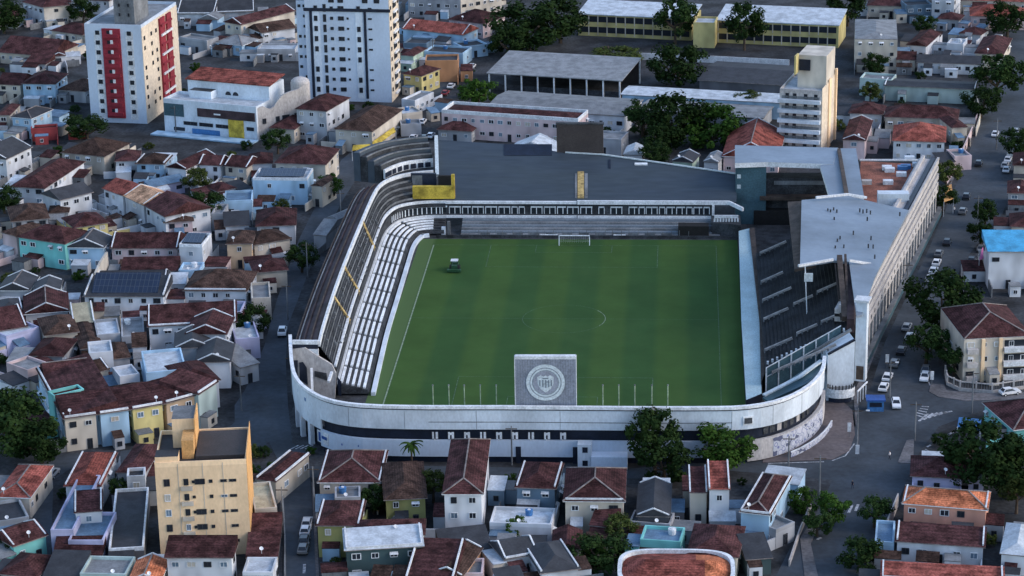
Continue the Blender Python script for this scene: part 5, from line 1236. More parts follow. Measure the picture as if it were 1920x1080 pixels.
H('lilac lean-to above the peach roof', 282, 352, 350, 338, 3.5, 3.4, 'L', 'u', 's')
H('ice blue cube with solar panels', 474, 338, 576, 339, 9, 6.4, 'B', 'w', 'f', 2, opt='tS', dens=.5)
H('teal terrace left of the ice blue cube', 420, 382, 473, 380, 9, 4.6, 'B', 'u', 'f')
H('maroon hip below the ice blue cube', 478, 425, 556, 422, 14, 5, 'W', 'm', 'h', 2)
H('ochre house with small white pediment', 422, 458, 474, 457, 10, 6.2, 'T', 'b', 'h', 2, dens=1)
H('brown roofed right of the ochre house', 475, 460, 548, 447, 9, 5, 'C', 'b', 'h', 2)
H('lower maroon roof by the side street', 475, 512, 542, 506, 9, 4.2, 'C', 'm', 'h')
H('large hip near the upper side street', 513, 306, 612, 309, (646, 279), 6.8, 'C', 'm', 'h', 2, dens=.9)
H('left neighbour of the large hip', 466, 308, 512, 306, 10, 5, 'W', 'm', 'h')
H('slim dark roof right of the ice blue cube', 582, 348, 604, 350, 9, 5.6, 'C', 'b', 'gv')
H('grey shed beside the stadium outer roof', 612, 408, 634, 412, (642, 381), 4, 'G', 'g', 'gv', 1, 'shed', opt='n')
H('second grey shed by the stadium street', 586, 440, 612, 442, 8, 3.6, 'G', 'g', 's', 1, 'shed', opt='n')
H('white by the side street bend', 472, 565, 508, 563, 11, 4.6, 'C', 'g', 'f')
H('white yard house near the side street', 442, 642, 487, 638, 11, 4, 'L', 'w', 'f')
H('grey yard house above the side street', 450, 690, 488, 680, 9, 4, 'G', 'g', 's')
H('small roof left of side street tree', 408, 590, 452, 590, 7, 3.6, 'L', 'u', 'f')
H('row of yards right of the pink front', 396, 405, 418, 405, 8, 4, 'G', 'g', 'f')
H('pale low house right of round dark tree', 408, 360, 445, 352, 7, 3.4, 'W', 'm', 'h')
H('low brown roof under the lemon house', 90, 400, 130, 398, 7, 3.6, 'G', 'b', 'h')
H('shed behind the ochre house', 420, 425, 470, 422, 7, 3.6, 'W', 'k', 's')
# round-cornered red roof at the bottom edge
c0 = G(1268, 1062, 4.5); t = thing('house', 'low house with rounded white parapet around a red and orange tile roof', 'house', (c0.x, c0.y, 0)); mb = MB(); rx, ry = 9.8, 7.2
def sup(s, n_=40): return [(c0.x+rx*s*math.copysign(abs(math.cos(a))**.55, math.cos(a)), c0.y-1+ry*s*math.copysign(abs(math.sin(a))**.55, math.sin(a))) for a in [i*2*math.pi/n_ for i in range(n_)]]
mb.prism(sup(.97), 0, 4.0, 'wall_B'); part(mb, 'wall', t)
o_, i_ = sup(1.0), sup(.93); mb = MB()
for k in range(40):
    j = (k+1) % 40; mb.poly([(*o_[k],3.6),(*o_[j],3.6),(*o_[j],4.9),(*o_[k],4.9)], 'trim'); mb.poly([(*o_[k],4.9),(*o_[j],4.9),(*i_[j],4.9),(*i_[k],4.9)], 'trim'); mb.poly([(*i_[j],4.0),(*i_[k],4.0),(*i_[k],4.9),(*i_[j],4.9)], 'trim')
part(mb, 'parapet', t); mb = MB(); q = sup(.925)
a_, b_ = Vector((c0.x-5, c0.y-1, 6.2)), Vector((c0.x+5.2, c0.y-1, 6.2))
for k in range(40):
    j = (k+1) % 40; pk = Vector((min(max(q[k][0],a_.x),b_.x), a_.y, 6.2)); pj = Vector((min(max(q[j][0],a_.x),b_.x), a_.y, 6.2)); mm_ = 'roof_o' if q[k][0] > b_.x-1.5 else 'roof_r'
    mb.poly([(*q[k],4.2),(*q[j],4.2),pj,pk] if (pj-pk).length > .01 else [(*q[k],4.2),(*q[j],4.2),pk], mm_)
part(mb, 'roof', t)
# awnings, pediment, low walls
def wallthing(lab, pts, h, m, th=.25, name='boundary_wall', cat='wall'):
    W = [G(x, y, h) for x, y in pts]; W = [Vector((p.x,p.y,0)) for p in W]; mb = MB()
    for a, b in zip(W, W[1:]): d = (b-a); L = d.length; d.normalize(); n = Vector((-d.y,d.x,0)); mb.box((a+b)/2, d, n, L/2, th/2, 0, h, m)
    o = mb.build(name, None, W[0]); tag(o, lab, cat); return o
wallthing('long white wall below the yellow school yard', [(1196,99),(1260,101),(1480,112)], 2.2, 'trim')
wallthing('pale garden wall along the avenue at upper right', [(1775,330),(1800,290),(1822,240),(1838,200)], 2.4, 'wall_P')
wallthing('low kerbed wall left of the lower avenue', [(1480,1050),(1500,990),(1520,945)], 1.2, 'facade_cream')
wallthing('curved pale wall fin between turquoise and pink houses', [(178,512),(188,490),(200,472)], 6.5, 'wall_C', .5)
wallthing('yard wall right of the mint warehouse', [(1832,180),(1838,215),(1830,240)], 2.5, 'wall_C')
wallthing('low wall beside the lower side street', [(530,930),(534,1000),(534,1080)], 1.6, 'concrete')
wallthing('white garden wall below the black lot roof', [(200,1046),(270,1040)], 2.0, 'trim')
wallthing('rough stone wall behind the pointed corner house', [(1735,842),(1765,858),(1800,890)], 2.6, 'concrete')
wallthing('pale wall beside the salmon house', [(1652,1000),(1668,965),(1684,925)], 2.6, 'facade_cream')
# white post fence round the beige block
W = [G(x, y, 0) for x, y in ((1772,704),(1776,722),(1800,733),(1860,738),(1940,726))]; t = thing('fence', 'curved white post fence round the beige block at the avenue', 'fence', W[2])
mb = MB(); mp = MB()
for a, b in zip(W, W[1:]):
    n_ = max(2, int((b-a).length/2.2)); mb.beam(a+Vector((0,0,2.0)), b+Vector((0,0,2.0)), .25, 'facade_cream', .2); mb.beam(a+Vector((0,0,.35)), b+Vector((0,0,.35)), .3, 'facade_cream', .7)
    for k in range(n_): p = a.lerp(b, k/n_); m_ = MB(); m_.beam(p, p+Vector((0,0,2.3)), .32, 'facade_cream'); part(m_, 'post', t)
    k = int((b-a).length/.5)
    for q in range(k): p = a.lerp(b, q/k); mp.beam(p+Vector((0,0,.7)), p+Vector((0,0,1.9)), .06, 'concrete')
part(mb, 'rail', t); part(mp, 'bar', t)
def awning(lab, pts, z, m):
    W = [G(x, y, z+(.8 if i > 1 else 0)) for i, (x, y) in enumerate(pts)]; mb = MB(); mb.poly(W, m); mb.poly([w-Vector((0,0,.15)) for w in W][::-1], m)
    for i in range(4): j = (i+1) % 4; mb.poly([W[i]-Vector((0,0,.15)), W[j]-Vector((0,0,.15)), W[j], W[i]], m)
    for i in (0,1): mb.beam((W[i].x,W[i].y,0), W[i], .12, 'trim')
    o = mb.build('awning', None, (W[0].x,W[0].y,0)); tag(o, lab, 'awning')
awning('yellow awning along the street side below the tallest tower', [(700,276),(742,246),(738,238),(698,266)], 2.8, 'yellow_paint')
awning('yellow canopy strip near the top of the stadium side street', [(660,282),(696,278),(694,270),(662,272)], 3.0, 'yellow_paint')
awning('pink awning beside the bright blue roof', [(1836,487),(1853,480),(1856,462),(1842,464)], 4.5, 'pink_awning')
awning('blue canopy beside the turquoise avenue house', [(1795,800),(1838,806),(1840,786),(1798,782)], 2.6, 'tank_blue')
awning('orange sunlit awning behind the upper avenue tree', [(1770,378),(1788,372),(1784,345),(1774,350)], 4.0, 'orange_sunlit')
t = thing('kiosk', 'blue kiosk with dark counter beside the stadium street corner', 'kiosk', G(1641,768,0)); q = t.location.copy(); mb = MB(); mb.box(q, X, Y, 1.6, 1.1, 0, 2.3, 'tank_blue'); part(mb, 'body', t)
mb = MB(); mb.box(q, X, Y, 1.9, 1.5, 2.31, 2.6, 'sign_blue'); part(mb, 'roof', t); mb = MB(); mb.box(q-Vector((0,1.14,0)), X, Y, 1.2, .03, 1.0, 1.9, 'navy'); part(mb, 'counter', t)

# ------------------------------------------------------------------ trees
def crown_mesh(seed, mat, n=2600, droop=0, flat=1.0):
    r = random.Random(seed); V = []; Fc = []
    clumps = []
    for _ in range(38):
        a = r.random()*6.2832; z = r.uniform(-.75, 1); q = math.sqrt(max(0, 1-z*z*.8))*r.uniform(.35, 1.12)
        clumps.append((Vector((math.cos(a)*q, math.sin(a)*q, z*.85*flat)), r.uniform(.13, .36)))
    for k in range(n):
        c, s = clumps[k % len(clumps)]
        d = Vector((r.gauss(0,1), r.gauss(0,1), r.gauss(0,.8))); d = d.normalized()*s*(r.random()**.4)*1.15
        p = c+d; nrm = (d.normalized()+Vector((r.gauss(0,.5), r.gauss(0,.5), r.gauss(0,.5)+.5))).normalized()
        t1 = nrm.cross(Vector((r.gauss(0,1), r.gauss(0,1), r.gauss(0,1)))).normalized(); t2 = nrm.cross(t1); w = r.uniform(.032, .066)
        i = len(V); V += [p+t1*w+t2*w*.2, p+t2*w*1.3, p-t1*w+t2*w*.1, p-t2*w*1.2]; Fc.append((i,i+1,i+2,i+3))
    me = bpy.data.meshes.new('crown'); me.from_pydata(V, [], Fc); me.materials.append(MATS[mat]); me.update(); return me
CM = {m: [crown_mesh(i*7+j, m, 4200) for j in range(3)] for i, m in enumerate(('leaf_dark','leaf_mid','leaf_olive'))}
def tree(lab, px, py, r, hgt, mat='leaf_dark', ry=None, rz=None, name='tree', cat='tree'):
    """px, py: where the crown's centre shows; hgt its height above ground; r radius in metres"""
    c = G(px, py, hgt); R = random.Random(int(px*3+py)); g = Vector((c.x, c.y, 0)); t = thing(name, lab, cat, g)
    mb = MB(); zb = hgt-r*.3
    mb.cyl((g.x,g.y), .07*r+.1, 0, zb*.6, 'bark', 9, .05*r+.08); mb.cyl((g.x,g.y), .05*r+.08, zb*.6, zb, 'bark', 8, .03*r+.04)
    for k in range(6):
        a = k*1.05+R.random(); d = Vector((math.cos(a)*r*.6, math.sin(a)*r*.6, r*.35*R.random()+.2*r)); s = Vector((g.x,g.y,zb*(.6+.06*k))); mb.beam(s, s+d, .05*r+.03, 'bark')
    part(mb, 'trunk', t)
    o = bpy.data.objects.new('crown', R.choice(CM[mat])); COL.objects.link(o); o.parent = t; o.location = (0,0,hgt); o.scale = (r, ry or r, rz or r*.85); o.rotation_euler = (0,0,R.random()*6.28)
    return t
T = tree
T('big dark tree at the left edge beside the curved row', 28, 795, 7.5, 6.5)
T('dark tree filling the left edge just below', 75, 830, 4.5, 5)
T('tall dark tree before the stadium front, left of the wide one', 1228, 815, 4.6, 8, rz=5.2)
T('lower dark crown beside the tall stadium front tree', 1245, 862, 4.6, 4.5)
T('wide green tree before the stadium front right curve', 1352, 835, 5.6, 5.6, 'leaf_mid', rz=3.6)
T('broad dark tree over the right avenue', 1768, 560, 6.8, 8.5)
T('smaller tree under the broad avenue tree', 1738, 640, 4.2, 5)
T('dark tree left of the beige fenced block', 1790, 670, 3.6, 4)
T('large dark tree right of the junction', 1842, 848, 6.8, 7)
T('dark tree at the right edge past the junction', 1895, 870, 6, 7)
T('light green tree on the right edge near the pale roof', 1908, 915, 3.0, 5, 'leaf_olive')
T('green street shrub on the left of lower avenue', 1504, 936, 2.4, 2.6, 'leaf_mid')
T('rounder green street tree by lower avenue', 1562, 950, 3.1, 3.2, 'leaf_mid')
T('dark street tree below the round green one', 1532, 980, 2.6, 2.6)
T('dark bushes by the lower right terrace', 1612, 1040, 3.6, 2.8)
T('dark crown in the lower right driveway', 1640, 955, 2.8, 3.5)
T('round dark tree by the peach roofed row', 384, 385, 4.3, 4.6)
T('thin brownish tree behind the round dark one', 370, 335, 3.4, 4.6, 'leaf_olive')
T('dark tree on the side street left of the stadium', 475, 600, 3.6, 4)
T('second side street tree nearer the houses', 565, 480, 3.4, 4)
T('dark bush tree under the red-striped tower', 162, 236, 6.0, 4.0, 'leaf_dark', rz=3)
T('dark tree between school and town house', 520, 262, 3.6, 4)
T('dark tree at the left edge upper block', 6, 372, 3.6, 4)
T('huge dark tree left of the yellow school', 990, 48, 11, 8, rz=7)
T('dark tree joining the huge one on its right', 1050, 35, 7.5, 8)
T('low dark crown under the huge far tree', 955, 80, 6, 5)
T('round green tree at the shed corner', 897, 172, 5.0, 4.6, 'leaf_mid')
T('dark tree before the yellow school, left one', 1266, 32, 6.5, 9, rz=6)
T('dark tree before the yellow school, right one', 1396, 42, 5.6, 9, rz=6.4)
T('dark broad tree right of the open shed', 1272, 122, 7.5, 6)
T('flat dark tree behind the open shed', 1150, 103, 8, 3, 'leaf_olive', rz=2.4)
T('dark round tree behind the slate roof, left', 1205, 218, 5.5, 6)
T('big dark tree behind the slate roof', 1265, 222, 8, 7.5)
T('green tree right of the big dark one', 1335, 243, 8, 5, 'leaf_mid')
T('dark foliage below the big rear tree', 1240, 262, 5, 4)
T('small tree before the cream far block', 1643, 118, 3.4, 4)
T('pale green tree at the mint warehouse end', 1632, 170, 3.0, 4.5, 'leaf_olive')
T('dark avenue tree at far right', 1870, 140, 7, 8)
T('second dark avenue tree below the far one', 1840, 190, 4.6, 5)
T('small dark tree at the top right', 1890, 35, 6, 6)
T('dark tree on the top edge past yellow school', 1590, 10, 6.5, 7)
T('silvery shrub on the white roof strip', 1405, 184, 4.6, 4.4, 'leaf_olive', rz=2)
T('round tree trimmed at the end of the stadium facade', 1775, 322, 3.4, 8.5, 'leaf_olive')
T('tall dark hedge tree below the trimmed one', 1768, 368, 3.2, 4)
T('round bush below the tall town house', 966, 988, 2.1, 2.6, 'leaf_mid')
T('dark garden trees under the twin front house', 1125, 1035, 4.6, 3, rz=3)
T('dark garden tree right of the twin front', 1165, 985, 2.6, 4, 'leaf_olive')
T('dark far tree mass at the top left corner', 5, 30, 6, 6)
T('far tree behind the left cream house', 155, 18, 4.5, 5)
T('garden tree beside the ice blue cube', 618, 345, 3.0, 4, 'leaf_mid')
T('small tree by the lemon house', 125, 440, 2.0, 3, 'leaf_olive')
T('avenue tree at the right edge by parked cars', 1905, 265, 4, 4.5)
T('dark tree by the upper avenue kerb', 1840, 435, 3.0, 3.4)
T('tree behind the pink awning', 1848, 395, 3.2, 4)
T('dark garden tree in the gable cluster', 452, 610, 2.6, 3.6)
T('dark tree at the far right top block', 1735, 45, 3.4, 4)
T('dark bush inside the black lot corner', 222, 912, 1.8, 3.4)
T('dark trees between stadium corner houses', 700, 935, 2.6, 3)
T('dark foliage right of the olive house', 812, 905, 2.6, 4, 'leaf_olive')
T('dark tree behind the little green gable', 1225, 290, 3.6, 4)
T('dark bush tree at the bottom left corner', 8, 1020, 2.6, 3)
# palm in front of the wall
def palm(lab, px, py, hgt, L=2.6):
    c = G(px, py, hgt); g = Vector((c.x,c.y,0)); t = thing('palm_tree', lab, 'palm tree', g); mb = MB(); mb.cyl((g.x,g.y), .22, 0, hgt, 'bark', 8, .15); part(mb, 'trunk', t); mb = MB(); R = random.Random(int(px))
    for k in range(18):
        a = k*2.4; el = R.uniform(-.3, .9); p = c.copy(); d = Vector((math.cos(a)*math.cos(el), math.sin(a)*math.cos(el), math.sin(el))); s = Vector((-math.sin(a), math.cos(a), 0))
        for q in range(6):
            n_ = p+d*L/6; w0, w1 = .38*(1-abs(q-1.5)/6), .38*(1-abs(q-.5)/6)
            mb.poly([p-s*w0-Vector((0,0,.12)), p, n_, n_-s*w1-Vector((0,0,.12))], 'leaf_dark'); mb.poly([p, p+s*w0-Vector((0,0,.12)), n_+s*w1-Vector((0,0,.12)), n_], 'leaf_mid'); p = n_; d = (d+Vector((0,0,-.28))).normalized()
    part(mb, 'crown', t)
palm('green palm standing before the white stadium front wall', 771, 833, 6.5)
palm('small palm at the mint warehouse roadside', 1862, 120, 6)
palm('palm in the yard beside the upper side street', 612, 300, 5, 2.2)

# ------------------------------------------------------------------ annexes and yard walls that belong to the houses
def pip(p, poly):
    c = False; n = len(poly); j = n-1
    for i in range(n):
        a, b = poly[i], poly[j]
        if (a.y > p.y) != (b.y > p.y) and p.x < (b.x-a.x)*(p.y-a.y)/(b.y-a.y+1e-12)+a.x: c = not c
        j = i
    return c
def sat(A, B):
    for P_q in (A, B):
        for i in range(4):
            e = P_q[(i+1) % 4]-P_q[i]; ax = Vector((-e.y, e.x, 0))
            a = [p.dot(ax) for p in A]; b = [p.dot(ax) for p in B]
            if max(a) < min(b) or max(b) < min(a): return False
    return True
BLOCKED = [[Vector((v.co.x, v.co.y, 0)) for v in o.data.vertices] for o in bpy.data.objects if o.get('kind') == 'structure' and o.name.split('.')[0] in ('avenue','cross_street','side_street','corner_street')]
BLOCKED.append([G(*p, 0) for p in ((545,640),(548,830),(700,880),(1400,880),(1600,800),(1640,740),(1800,400),(1780,330),(1700,300),(1380,280),(1130,262),(820,230),(690,270))])
BLOCKED.append([G(*p, 0) for p in ((1060,60),(1600,70),(1600,210),(1480,230),(900,230),(900,110))])
def qd(A, u, v, a, b, c, d): return [A+u*a+v*c, A+u*b+v*c, A+u*b+v*d, A+u*a+v*d]
QU = [P for _, P, *_ in HOUSES]
for o in bpy.data.objects:
    if o.type == 'EMPTY' and o.get('category') in ('apartment building','school','shed') and not any(o is h_[0] for h_ in HOUSES):
        xs = []
        for c_ in o.children:
            if c_.name.split('.')[0] in ('wall','roof','round_tower','side_wall','forecourt_roof') and c_.type == 'MESH': xs += [v_.co+o.location for v_ in c_.data.vertices]
        if xs:
            x0_, x1_, y0_, y1_ = min(p.x for p in xs), max(p.x for p in xs), min(p.y for p in xs), max(p.y for p in xs)
            QU.append([Vector((x0_,y0_,0)), Vector((x1_,y0_,0)), Vector((x1_,y1_,0)), Vector((x0_,y1_,0))])
def free(q, m=.05):
    c = sum(q, Vector())/4
    for e in q+[c]+[(q[i]+q[(i+1) % 4])/2 for i in range(4)]:
        if any(pip(e, b) for b in BLOCKED): return False
    qq = [c+(p-c)*(1-m) for p in q]; rr = max((p-c).length for p in q)
    for B in QU:
        cb = sum(B, Vector())/4
        if (cb-c).length > rr+max((p-cb).length for p in B): continue
        if sat(qq, B): return False
    return True
RA = random.Random(21); AM = ['wall_G','wall_C','wall_W','wall_W','wall_B','wall_C','wall_P','concrete']; AR = ['roof_m','roof_k','roof_g','roof_b','roof_m','roof_w','roof_u','roof_g','roof_k','roof_m']; n_an = 0
for rnd_ in range(3):
    for root, P, u, v, L, D, h, wm, rm in HOUSES:
        for side in range(4):
            if RA.random() < .25: continue
            w_ = RA.uniform(3, 8); d_ = RA.uniform(2.5, 6.5); hh = RA.choice((2.5,2.8,3.0,3.3)); gap = .06 if rnd_ == 0 else RA.uniform(.06, 3.5)
            if side == 0: s0 = RA.uniform(-1, max(-.9, L-w_)); q = qd(P[3], u, v, s0, s0+w_, gap, gap+d_)
            elif side == 1: s0 = RA.uniform(-1, max(-.9, D-d_)); q = qd(P[1], u, v, gap, gap+w_*.7, s0, s0+d_)
            elif side == 2: s0 = RA.uniform(-1, max(-.9, D-d_)); q = qd(P[0], u, v, -gap-w_*.7, -gap, s0, s0+d_)
            else: s0 = RA.uniform(0, max(.1, L-w_)); q = qd(P[0], u, v, s0, s0+w_*.6, -gap-d_*.5, -gap); hh = 2.4
            if not free(q): continue
            if hh > h-.5: hh = h-.6
            QU.append(q); m_ = MB(); am = wm if RA.random() < .5 else RA.choice(AM); m_.prism([(p.x,p.y) for p in q], 0, hh, am); a_ = part(m_, 'annex', root)
            m_ = MB(); sl = RA.choice((0, .5, .9)); ar = RA.choice(AR) if sl else RA.choice(('roof_g','roof_k','roof_u','roof_w','concrete')); c_ = sum(q, Vector())/4; q2 = [c_+(p-c_)*1.06 for p in q]
            z_ = [hh+.02, hh+.02, hh+sl+.02, hh+sl+.02]; m_.prism([(p.x,p.y) for p in q2], z_, [t_+.14 for t_ in z_], ar)
            r_ = m_.build('annex_roof', a_, (0,0,0)); r_.location = -root.location; n_an += 1
            if RA.random() < .6 and faces_cam(c_, -v):
                k_ = (q[0]+q[1])/2-v*.01; window(root, (k_.x,k_.y,hh*.5), u, .9, min(1.0, hh*.4), RA.choice(('bare','plain')))
n_w = 0
for root, P, u, v, L, D, h, wm, rm in HOUSES:
    for s_, d_, n_ in ((P[0],-v,u),(P[1],-v,-u),(P[3],v,u),(P[2],v,-u),(P[1],u,v),(P[0],-u,v)):
        if RA.random() < .45: continue
        ln_ = RA.uniform(3, 8); q = [s_+d_*.1, s_+d_*ln_, s_+d_*ln_+n_*.25, s_+d_*.1+n_*.25]
        if not free(q, .02): continue
        QU.append(q); m_ = MB(); m_.prism([(p.x,p.y) for p in q], 0, RA.uniform(1.7, 2.4), wm if RA.random() < .6 else 'concrete'); part(m_, 'yard_wall', root); n_w += 1
n_s = 0
for _ in range(900):
    if n_s >= 110: break
    px, py = RA.uniform(0,1920), RA.uniform(60,1080); g = G(px, py, 0); r_ = RA.uniform(.8, 2.1); q = [g+Vector((a*r_*.8, b*r_*.8, 0)) for a, b in ((-1,-1),(1,-1),(1,1),(-1,1))]
    if not free(q): continue
    QU.append(q); n_s += 1; t = thing('shrub', 'small dark shrub in a yard between the houses', 'shrub', g, 'yard shrubs between the houses')
    m_ = MB(); m_.cyl((g.x,g.y), .08, 0, r_*.5, 'bark', 6); part(m_, 'stem', t)
    o = bpy.data.objects.new('crown', RA.choice(CM[RA.choice(('leaf_dark','leaf_dark','leaf_mid','leaf_olive'))])); COL.objects.link(o); o.parent = t; o.location = (0,0,r_*.75); o.scale = (r_, r_, r_*.8); o.rotation_euler = (0,0,RA.random()*6)
print('annexes', n_an, 'walls', n_w, 'shrubs', n_s)

# ------------------------------------------------------------------ cars
def car_parts():
    b = MB(); g = MB()
    prof = [(-2.1,.45),(-2.1,.85),(-1.9,.95),(-.95,1.0),(-.95,1.0),(1.35,1.0),(2.0,.9),(2.15,.75),(2.15,.4)]
    n = len(prof)
    for s, w in ((-1,.86),(1,.86)):
        pts = [Vector((x, s*w, z)) for x, z in prof]; b.poly(pts if s < 0 else pts[::-1], 'CAR')
    for i in range(n):
        a, c = prof[i], prof[(i+1) % n]
        if a == c: continue
        b.poly([(a[0],-.86,a[1]),(a[0],.86,a[1]),(c[0],.86,c[1]),(c[0],-.86,c[1])], 'CAR')
    lo = [(-1.75,-.78,1.0),(1.0,-.78,1.0),(1.0,.78,1.0),(-1.75,.78,1.0)]; hi = [(-1.35,-.62,1.45),(.25,-.62,1.45),(.25,.62,1.45),(-1.35,.62,1.45)]
    for i in range(4): j = (i+1) % 4; g.poly([lo[i],lo[j],hi[j],hi[i]], 'glass')
    b.prism([(p[0],p[1]) for p in hi], 1.451, 1.50, 'CAR')
    for i in range(4): b.beam(lo[i], hi[i], .09, 'CAR')
    w = MB(); wheel(w, Vector((0,0,0)), Vector((0,1,0)), .32, .22); wheel(w, Vector((0,0,0)), Vector((0,1,0)), .17, .235, 'trim', 8)
    l = MB(); l.box((0,0,0), Vector((1,0,0)), Vector((0,1,0)), .03, .2, -.08, .08, 'trim')
    def mesh(m, nm):
        me = bpy.data.meshes.new(nm); me.from_pydata(m.v, [], m.f)
        for x in m.ms: me.materials.append(MATS.get(x) or MATS['car_white'])
        me.polygons.foreach_set('material_index', m.mi); return me
    return mesh(b,'car_body'), mesh(g,'car_glass'), mesh(w,'wheel'), mesh(l,'headlight')
CB, CG, CW, CL = car_parts(); CBC = {}
def body(c, van):
    if (c,van) not in CBC:
        me = CB.copy(); me.materials[0] = MATS['car_'+c]; CBC[(c,van)] = me
    return CBC[(c,van)]
CLAB = {}
def car(px, py, qx, qy, c, note, van=False, z=0):
    """px,py on the ground under the car; heading towards qx,qy"""
    g = G(px, py, z); q = G(qx, qy, z); d = q-g; lab = f"{'white van' if van else c+' car'} {note}"
    assert lab not in CLAB, lab
    CLAB[lab] = 1
    t = thing('van' if van else 'car', lab, 'van' if van else 'car', Vector((g.x,g.y,z+.03)), 'cars on the streets'); t.rotation_euler = (0,0,math.atan2(d.y,d.x)); s = (1.05,1.05,1.35) if van else (1,1,1)
    def add(me, nm, loc, rot=0):
        o = bpy.data.objects.new(nm, me); COL.objects.link(o); o.parent = t; o.location = (loc[0]*s[0],loc[1]*s[1],loc[2]*(1 if nm == 'wheel' else s[2])); o.rotation_euler = (0,0,rot)
        if nm != 'wheel': o.scale = s
    add(body(c,van),'body',(0,0,0)); add(CG,'window',(0,0,0))
    for x in (-1.35,1.35):
        for y in (-.78,.78): add(CW,'wheel',(x,y,.32))
    for y in (-.6,.6): add(CL,'headlight',(2.15,y,.68))
car(530,628,536,600,'white','parked on the street beside the white stadium corner',True)
for i, (x, y, c, n) in enumerate([(1706,636,'white','third up the avenue kerb from the gate'),(1700,618,'silver','behind broad avenue tree at the kerb'),(1690,662,'black','in the shade beside the stadium facade'),(1677,686,'grey','parked halfway down the stadium facade'),(1664,712,'white','parked second above the blue kiosk'),(1657,731,'white','parked just above the blue kiosk'),
    (1756,497,'white','upper of three white ones by the facade'),(1750,512,'white','middle of three white ones by the facade'),(1743,527,'silver','lowest of three by the facade'),(1776,458,'black','standing alone high on the avenue'),(1760,480,'grey','above the three white ones')]):
    car(x, y, x+6, y-13, c, n)
car(1680,762,1683,780,'white','driving alone past the blue kiosk'); car(1734,712,1729,728,'white','turning by the curved fence kerb'); car(1893,740,1915,737,'white','outside the white post fence at right edge')
car(1735,700,1730,716,'grey','close behind the white turning one')
for i, (x, y, c, n) in enumerate([(1895,292,'white','top of the parked group at upper right'),(1890,303,'white','second of the parked group at upper right'),(1884,314,'silver','third of the parked group at upper right'),(1887,322,'white','lowest of the parked group at upper right'),(1905,250,'silver','far up the right avenue edge'),(1866,255,'white','across the avenue from the edge tree'),(1835,310,'black','dark beside the garden wall avenue'),(1812,372,'black','near the orange awning'),(1805,400,'grey','below the orange awning'),(1822,492,'black','beside the pink awning building'),(1818,520,'white','below the pink awning building'),(1840,470,'grey','under the pink awning')]):
    car(x, y, x+5, y-12, c, n)
for x, y, c, n in [(576,986,'silver','first down the lower side street'),(573,1000,'white','second down the lower side street'),(571,1018,'black','third down the lower side street'),(569,1034,'grey','fourth down the lower side street'),(75,892,'white','on the lower left corner street'),(98,893,'silver','behind the white one on the corner street'),
    (835,178,'red','on the far side street by the round tree'),(846,165,'white','ahead of the red one on the far street'),(875,142,'black','near the open shed corner'),(885,128,'white','far street beside the open shed'),(792,232,'white','lower far street above the slate roof'),(785,212,'silver','far street below the yellow house'),
    (775,262,'white','left of pair over the curved stand corner'),(796,262,'black','middle of group over the curved corner'),(808,258,'white','right of group over the curved corner'),(1262,852,'grey','behind the two trees by the stadium front')]:
    car(x, y, x+(8 if y > 900 else 14), y-(30 if y > 900 else 16), c, n)
# street poles and signs
def pole(px, py, h, lab, arm=None):
    g = G(px, py, 0); t = thing('utility_pole', lab, 'pole', g); mb = MB(); mb.cyl((g.x,g.y), .17, 0, h, 'concrete', 8, .11); part(mb, 'pole', t)
    mb = MB(); mb.beam(g+Vector((-1.1,0,h-.6)), g+Vector((1.1,0,h-.6)), .14, 'bark'); part(mb, 'crossarm', t)
    if arm: mb = MB(); mb.beam(g+Vector((0,0,h-1)), g+Vector((arm,-.4,h-.3)), .09, 'concrete'); mb.box(g+Vector((arm,-.4,0)), X, Y, .35, .15, h-.4, h-.22, 'trim'); part(mb, 'lamp', t)
for a in [(1822,775,9,'concrete utility pole in front of the white post fence'),(1536,945,9.5,'utility pole between the two lower avenue shrubs'),(1478,892,8,'utility pole left of the junction crossing'),(1607,838,8,'lamp pole at the paved plaza edge',1.8),(1715,826,8,'utility pole on the small paved island'),(1668,745,8,'thin pole on the stadium street kerb',1.2),(548,740,8.5,'utility pole beside the white corner wall'),(540,600,8.5,'utility pole on the street left of stadium'),(577,520,8.5,'utility pole near the second side street tree'),(640,420,8.5,'utility pole by the grey sheds'),
    (590,960,9,'pole at the lower side street kerb'),(532,1000,9,'pole across the lower side street'),(330,250,8,'dark pole before the white school'),(812,120,8,'pole on the far side street bend'),(1832,430,8.5,'pole beside the bright blue roof'),(1700,560,8.5,'pole half hidden by the broad avenue tree'),(1868,280,8.5,'pole by the parked group upper right'),(960,872,8,'thin pole before the stadium gate'),(70,470,7.5,'pole before the turquoise house'),(453,770,8,'white topped pole at the corner street')]: pole(*a)
for x, y, lab in [(1592,820,'short white sign post on the plaza'),(1607,862,'white bollard post at the plaza curve'),(1663,690,'white sign box beside facade planter'),(1747,722,'white sign at the curved pavement')]:
    g = G(x, y, 0); mb = MB(); mb.beam(g, g+Vector((0,0,2.4)), .12, 'concrete'); mb.box(g, X, Y, .35, .1, 1.2, 3.0, 'trim'); o = mb.build('sign', None, g); tag(o, lab, 'sign')
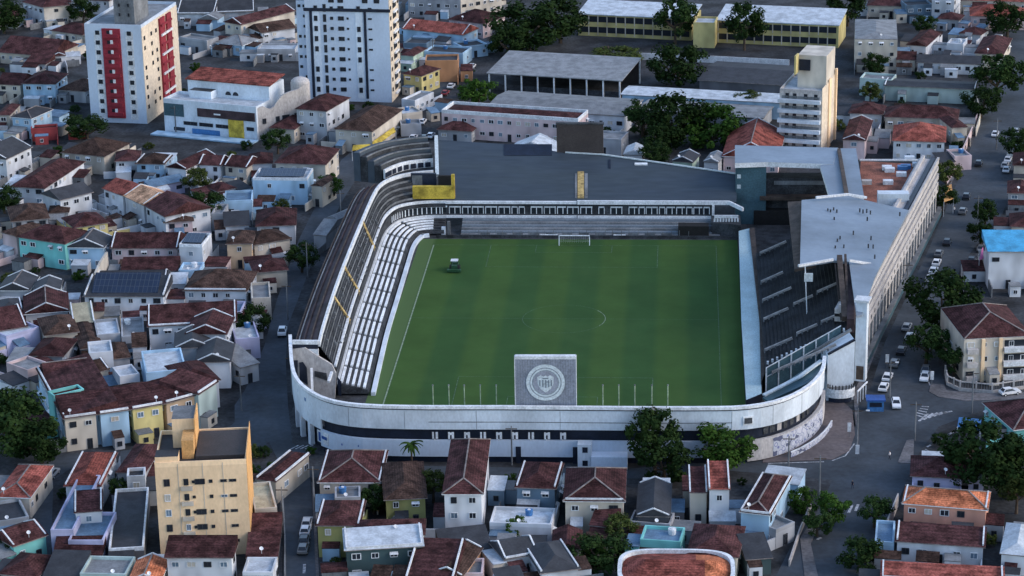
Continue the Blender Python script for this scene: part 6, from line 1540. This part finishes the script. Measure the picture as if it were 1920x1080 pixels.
# pedestrians
def person(px, py, lab, top, facing=0, stride=.25):
    g = G(px, py, 0); g.z = .03; me = bpy.data.meshes.new('person')
    J = [(0,0,.95),(0,0,1.15),(0,0,1.38),(0,0,1.5),(0,.02,1.62),(0,.02,1.76), (.17,0,1.40),(.24,-.08,1.12),(.22,-.02,.88), (-.17,0,1.40),(-.24,.1,1.12),(-.23,.14,.9), (.09,0,.9),(.10,stride*.5,.5),(.10,stride,.06),(.10,stride+.14,.03), (-.09,0,.9),(-.10,-stride*.3,.5),(-.10,-stride,.08),(-.10,-stride+.13,.03)]
    E = [(0,1),(1,2),(2,3),(3,4),(4,5),(2,6),(6,7),(7,8),(2,9),(9,10),(10,11),(0,12),(12,13),(13,14),(14,15),(0,16),(16,17),(17,18),(18,19)]
    Rr = [.15,.14,.15,.055,.09,.08,.06,.045,.035,.06,.045,.035,.09,.065,.045,.035,.09,.065,.045,.035]
    me.from_pydata(J, E, []); o = bpy.data.objects.new('person', me); COL.objects.link(o); o.location = g; o.rotation_euler = (0,0,facing)
    m = o.modifiers.new('s','SKIN')
    for i, sv in enumerate(me.skin_vertices[0].data): sv.radius = (Rr[i], Rr[i]*.8)
    me.skin_vertices[0].data[0].use_root = True; o.modifiers.new('d','SUBSURF').levels = 1; o.modifiers['d'].render_levels = 1
    dg = bpy.context.evaluated_depsgraph_get(); m2 = bpy.data.meshes.new_from_object(o.evaluated_get(dg)); o.modifiers.clear(); o.data = m2
    m2.materials.clear()
    for k in ('skin', top, 'cloth_dark'): m2.materials.append(MATS[k])
    for p in m2.polygons: z = p.center.z; p.material_index = 0 if z > 1.48 or (abs(p.center.x) > .19 and z < 1.15) else 1 if z > .95 else 2
    tag(o, lab, 'person')
person(1668, 862, 'person in a white shirt walking across the junction', 'shirt', 1.0)
person(1598, 917, 'person in dark clothes walking on the lower avenue', 'cloth_dark', -.5)
person(1700, 420, 'person in a white shirt beside the facade end', 'shirt', .3) if 0 else None
person(1789, 400, 'person in a white shirt at the upper avenue kerb', 'shirt', .3)
person(1388, 566, 'person in a white shirt at the pitch side bench cover', 'shirt', 1.4) if 0 else None

# ------------------------------------------------------------------ light
w = bpy.data.worlds.new('World'); sc.world = w; w.use_nodes = True; nt = w.node_tree
sky = nt.nodes.new('ShaderNodeTexSky'); sky.sky_type = 'NISHITA'; sky.sun_disc = False
EL, AZ = math.radians(31), math.radians(98)      # azimuth clockwise from +Y
sky.sun_elevation = EL; sky.sun_rotation = AZ; sky.air_density = 1.0; sky.dust_density = 1.0; sky.ozone_density = 1.1
bg = nt.nodes['Background']; nt.links.new(sky.outputs[0], bg.inputs[0]); bg.inputs[1].default_value = .15
sd = bpy.data.lights.new('sun', 'SUN'); sd.energy = 0.5; sd.angle = math.radians(20); sd.color = (1,.84,.72)
so = bpy.data.objects.new('sun', sd); COL.objects.link(so)
dirv = Vector((math.sin(AZ)*math.cos(EL), math.cos(AZ)*math.cos(EL), math.sin(EL))); so.rotation_euler = dirv.to_track_quat('Z','Y').to_euler(); so.location = (200,0,200)
sc.view_settings.view_transform = 'Standard'; sc.view_settings.look = 'None'; sc.view_settings.exposure = 1.2; sc.view_settings.gamma = 1.0
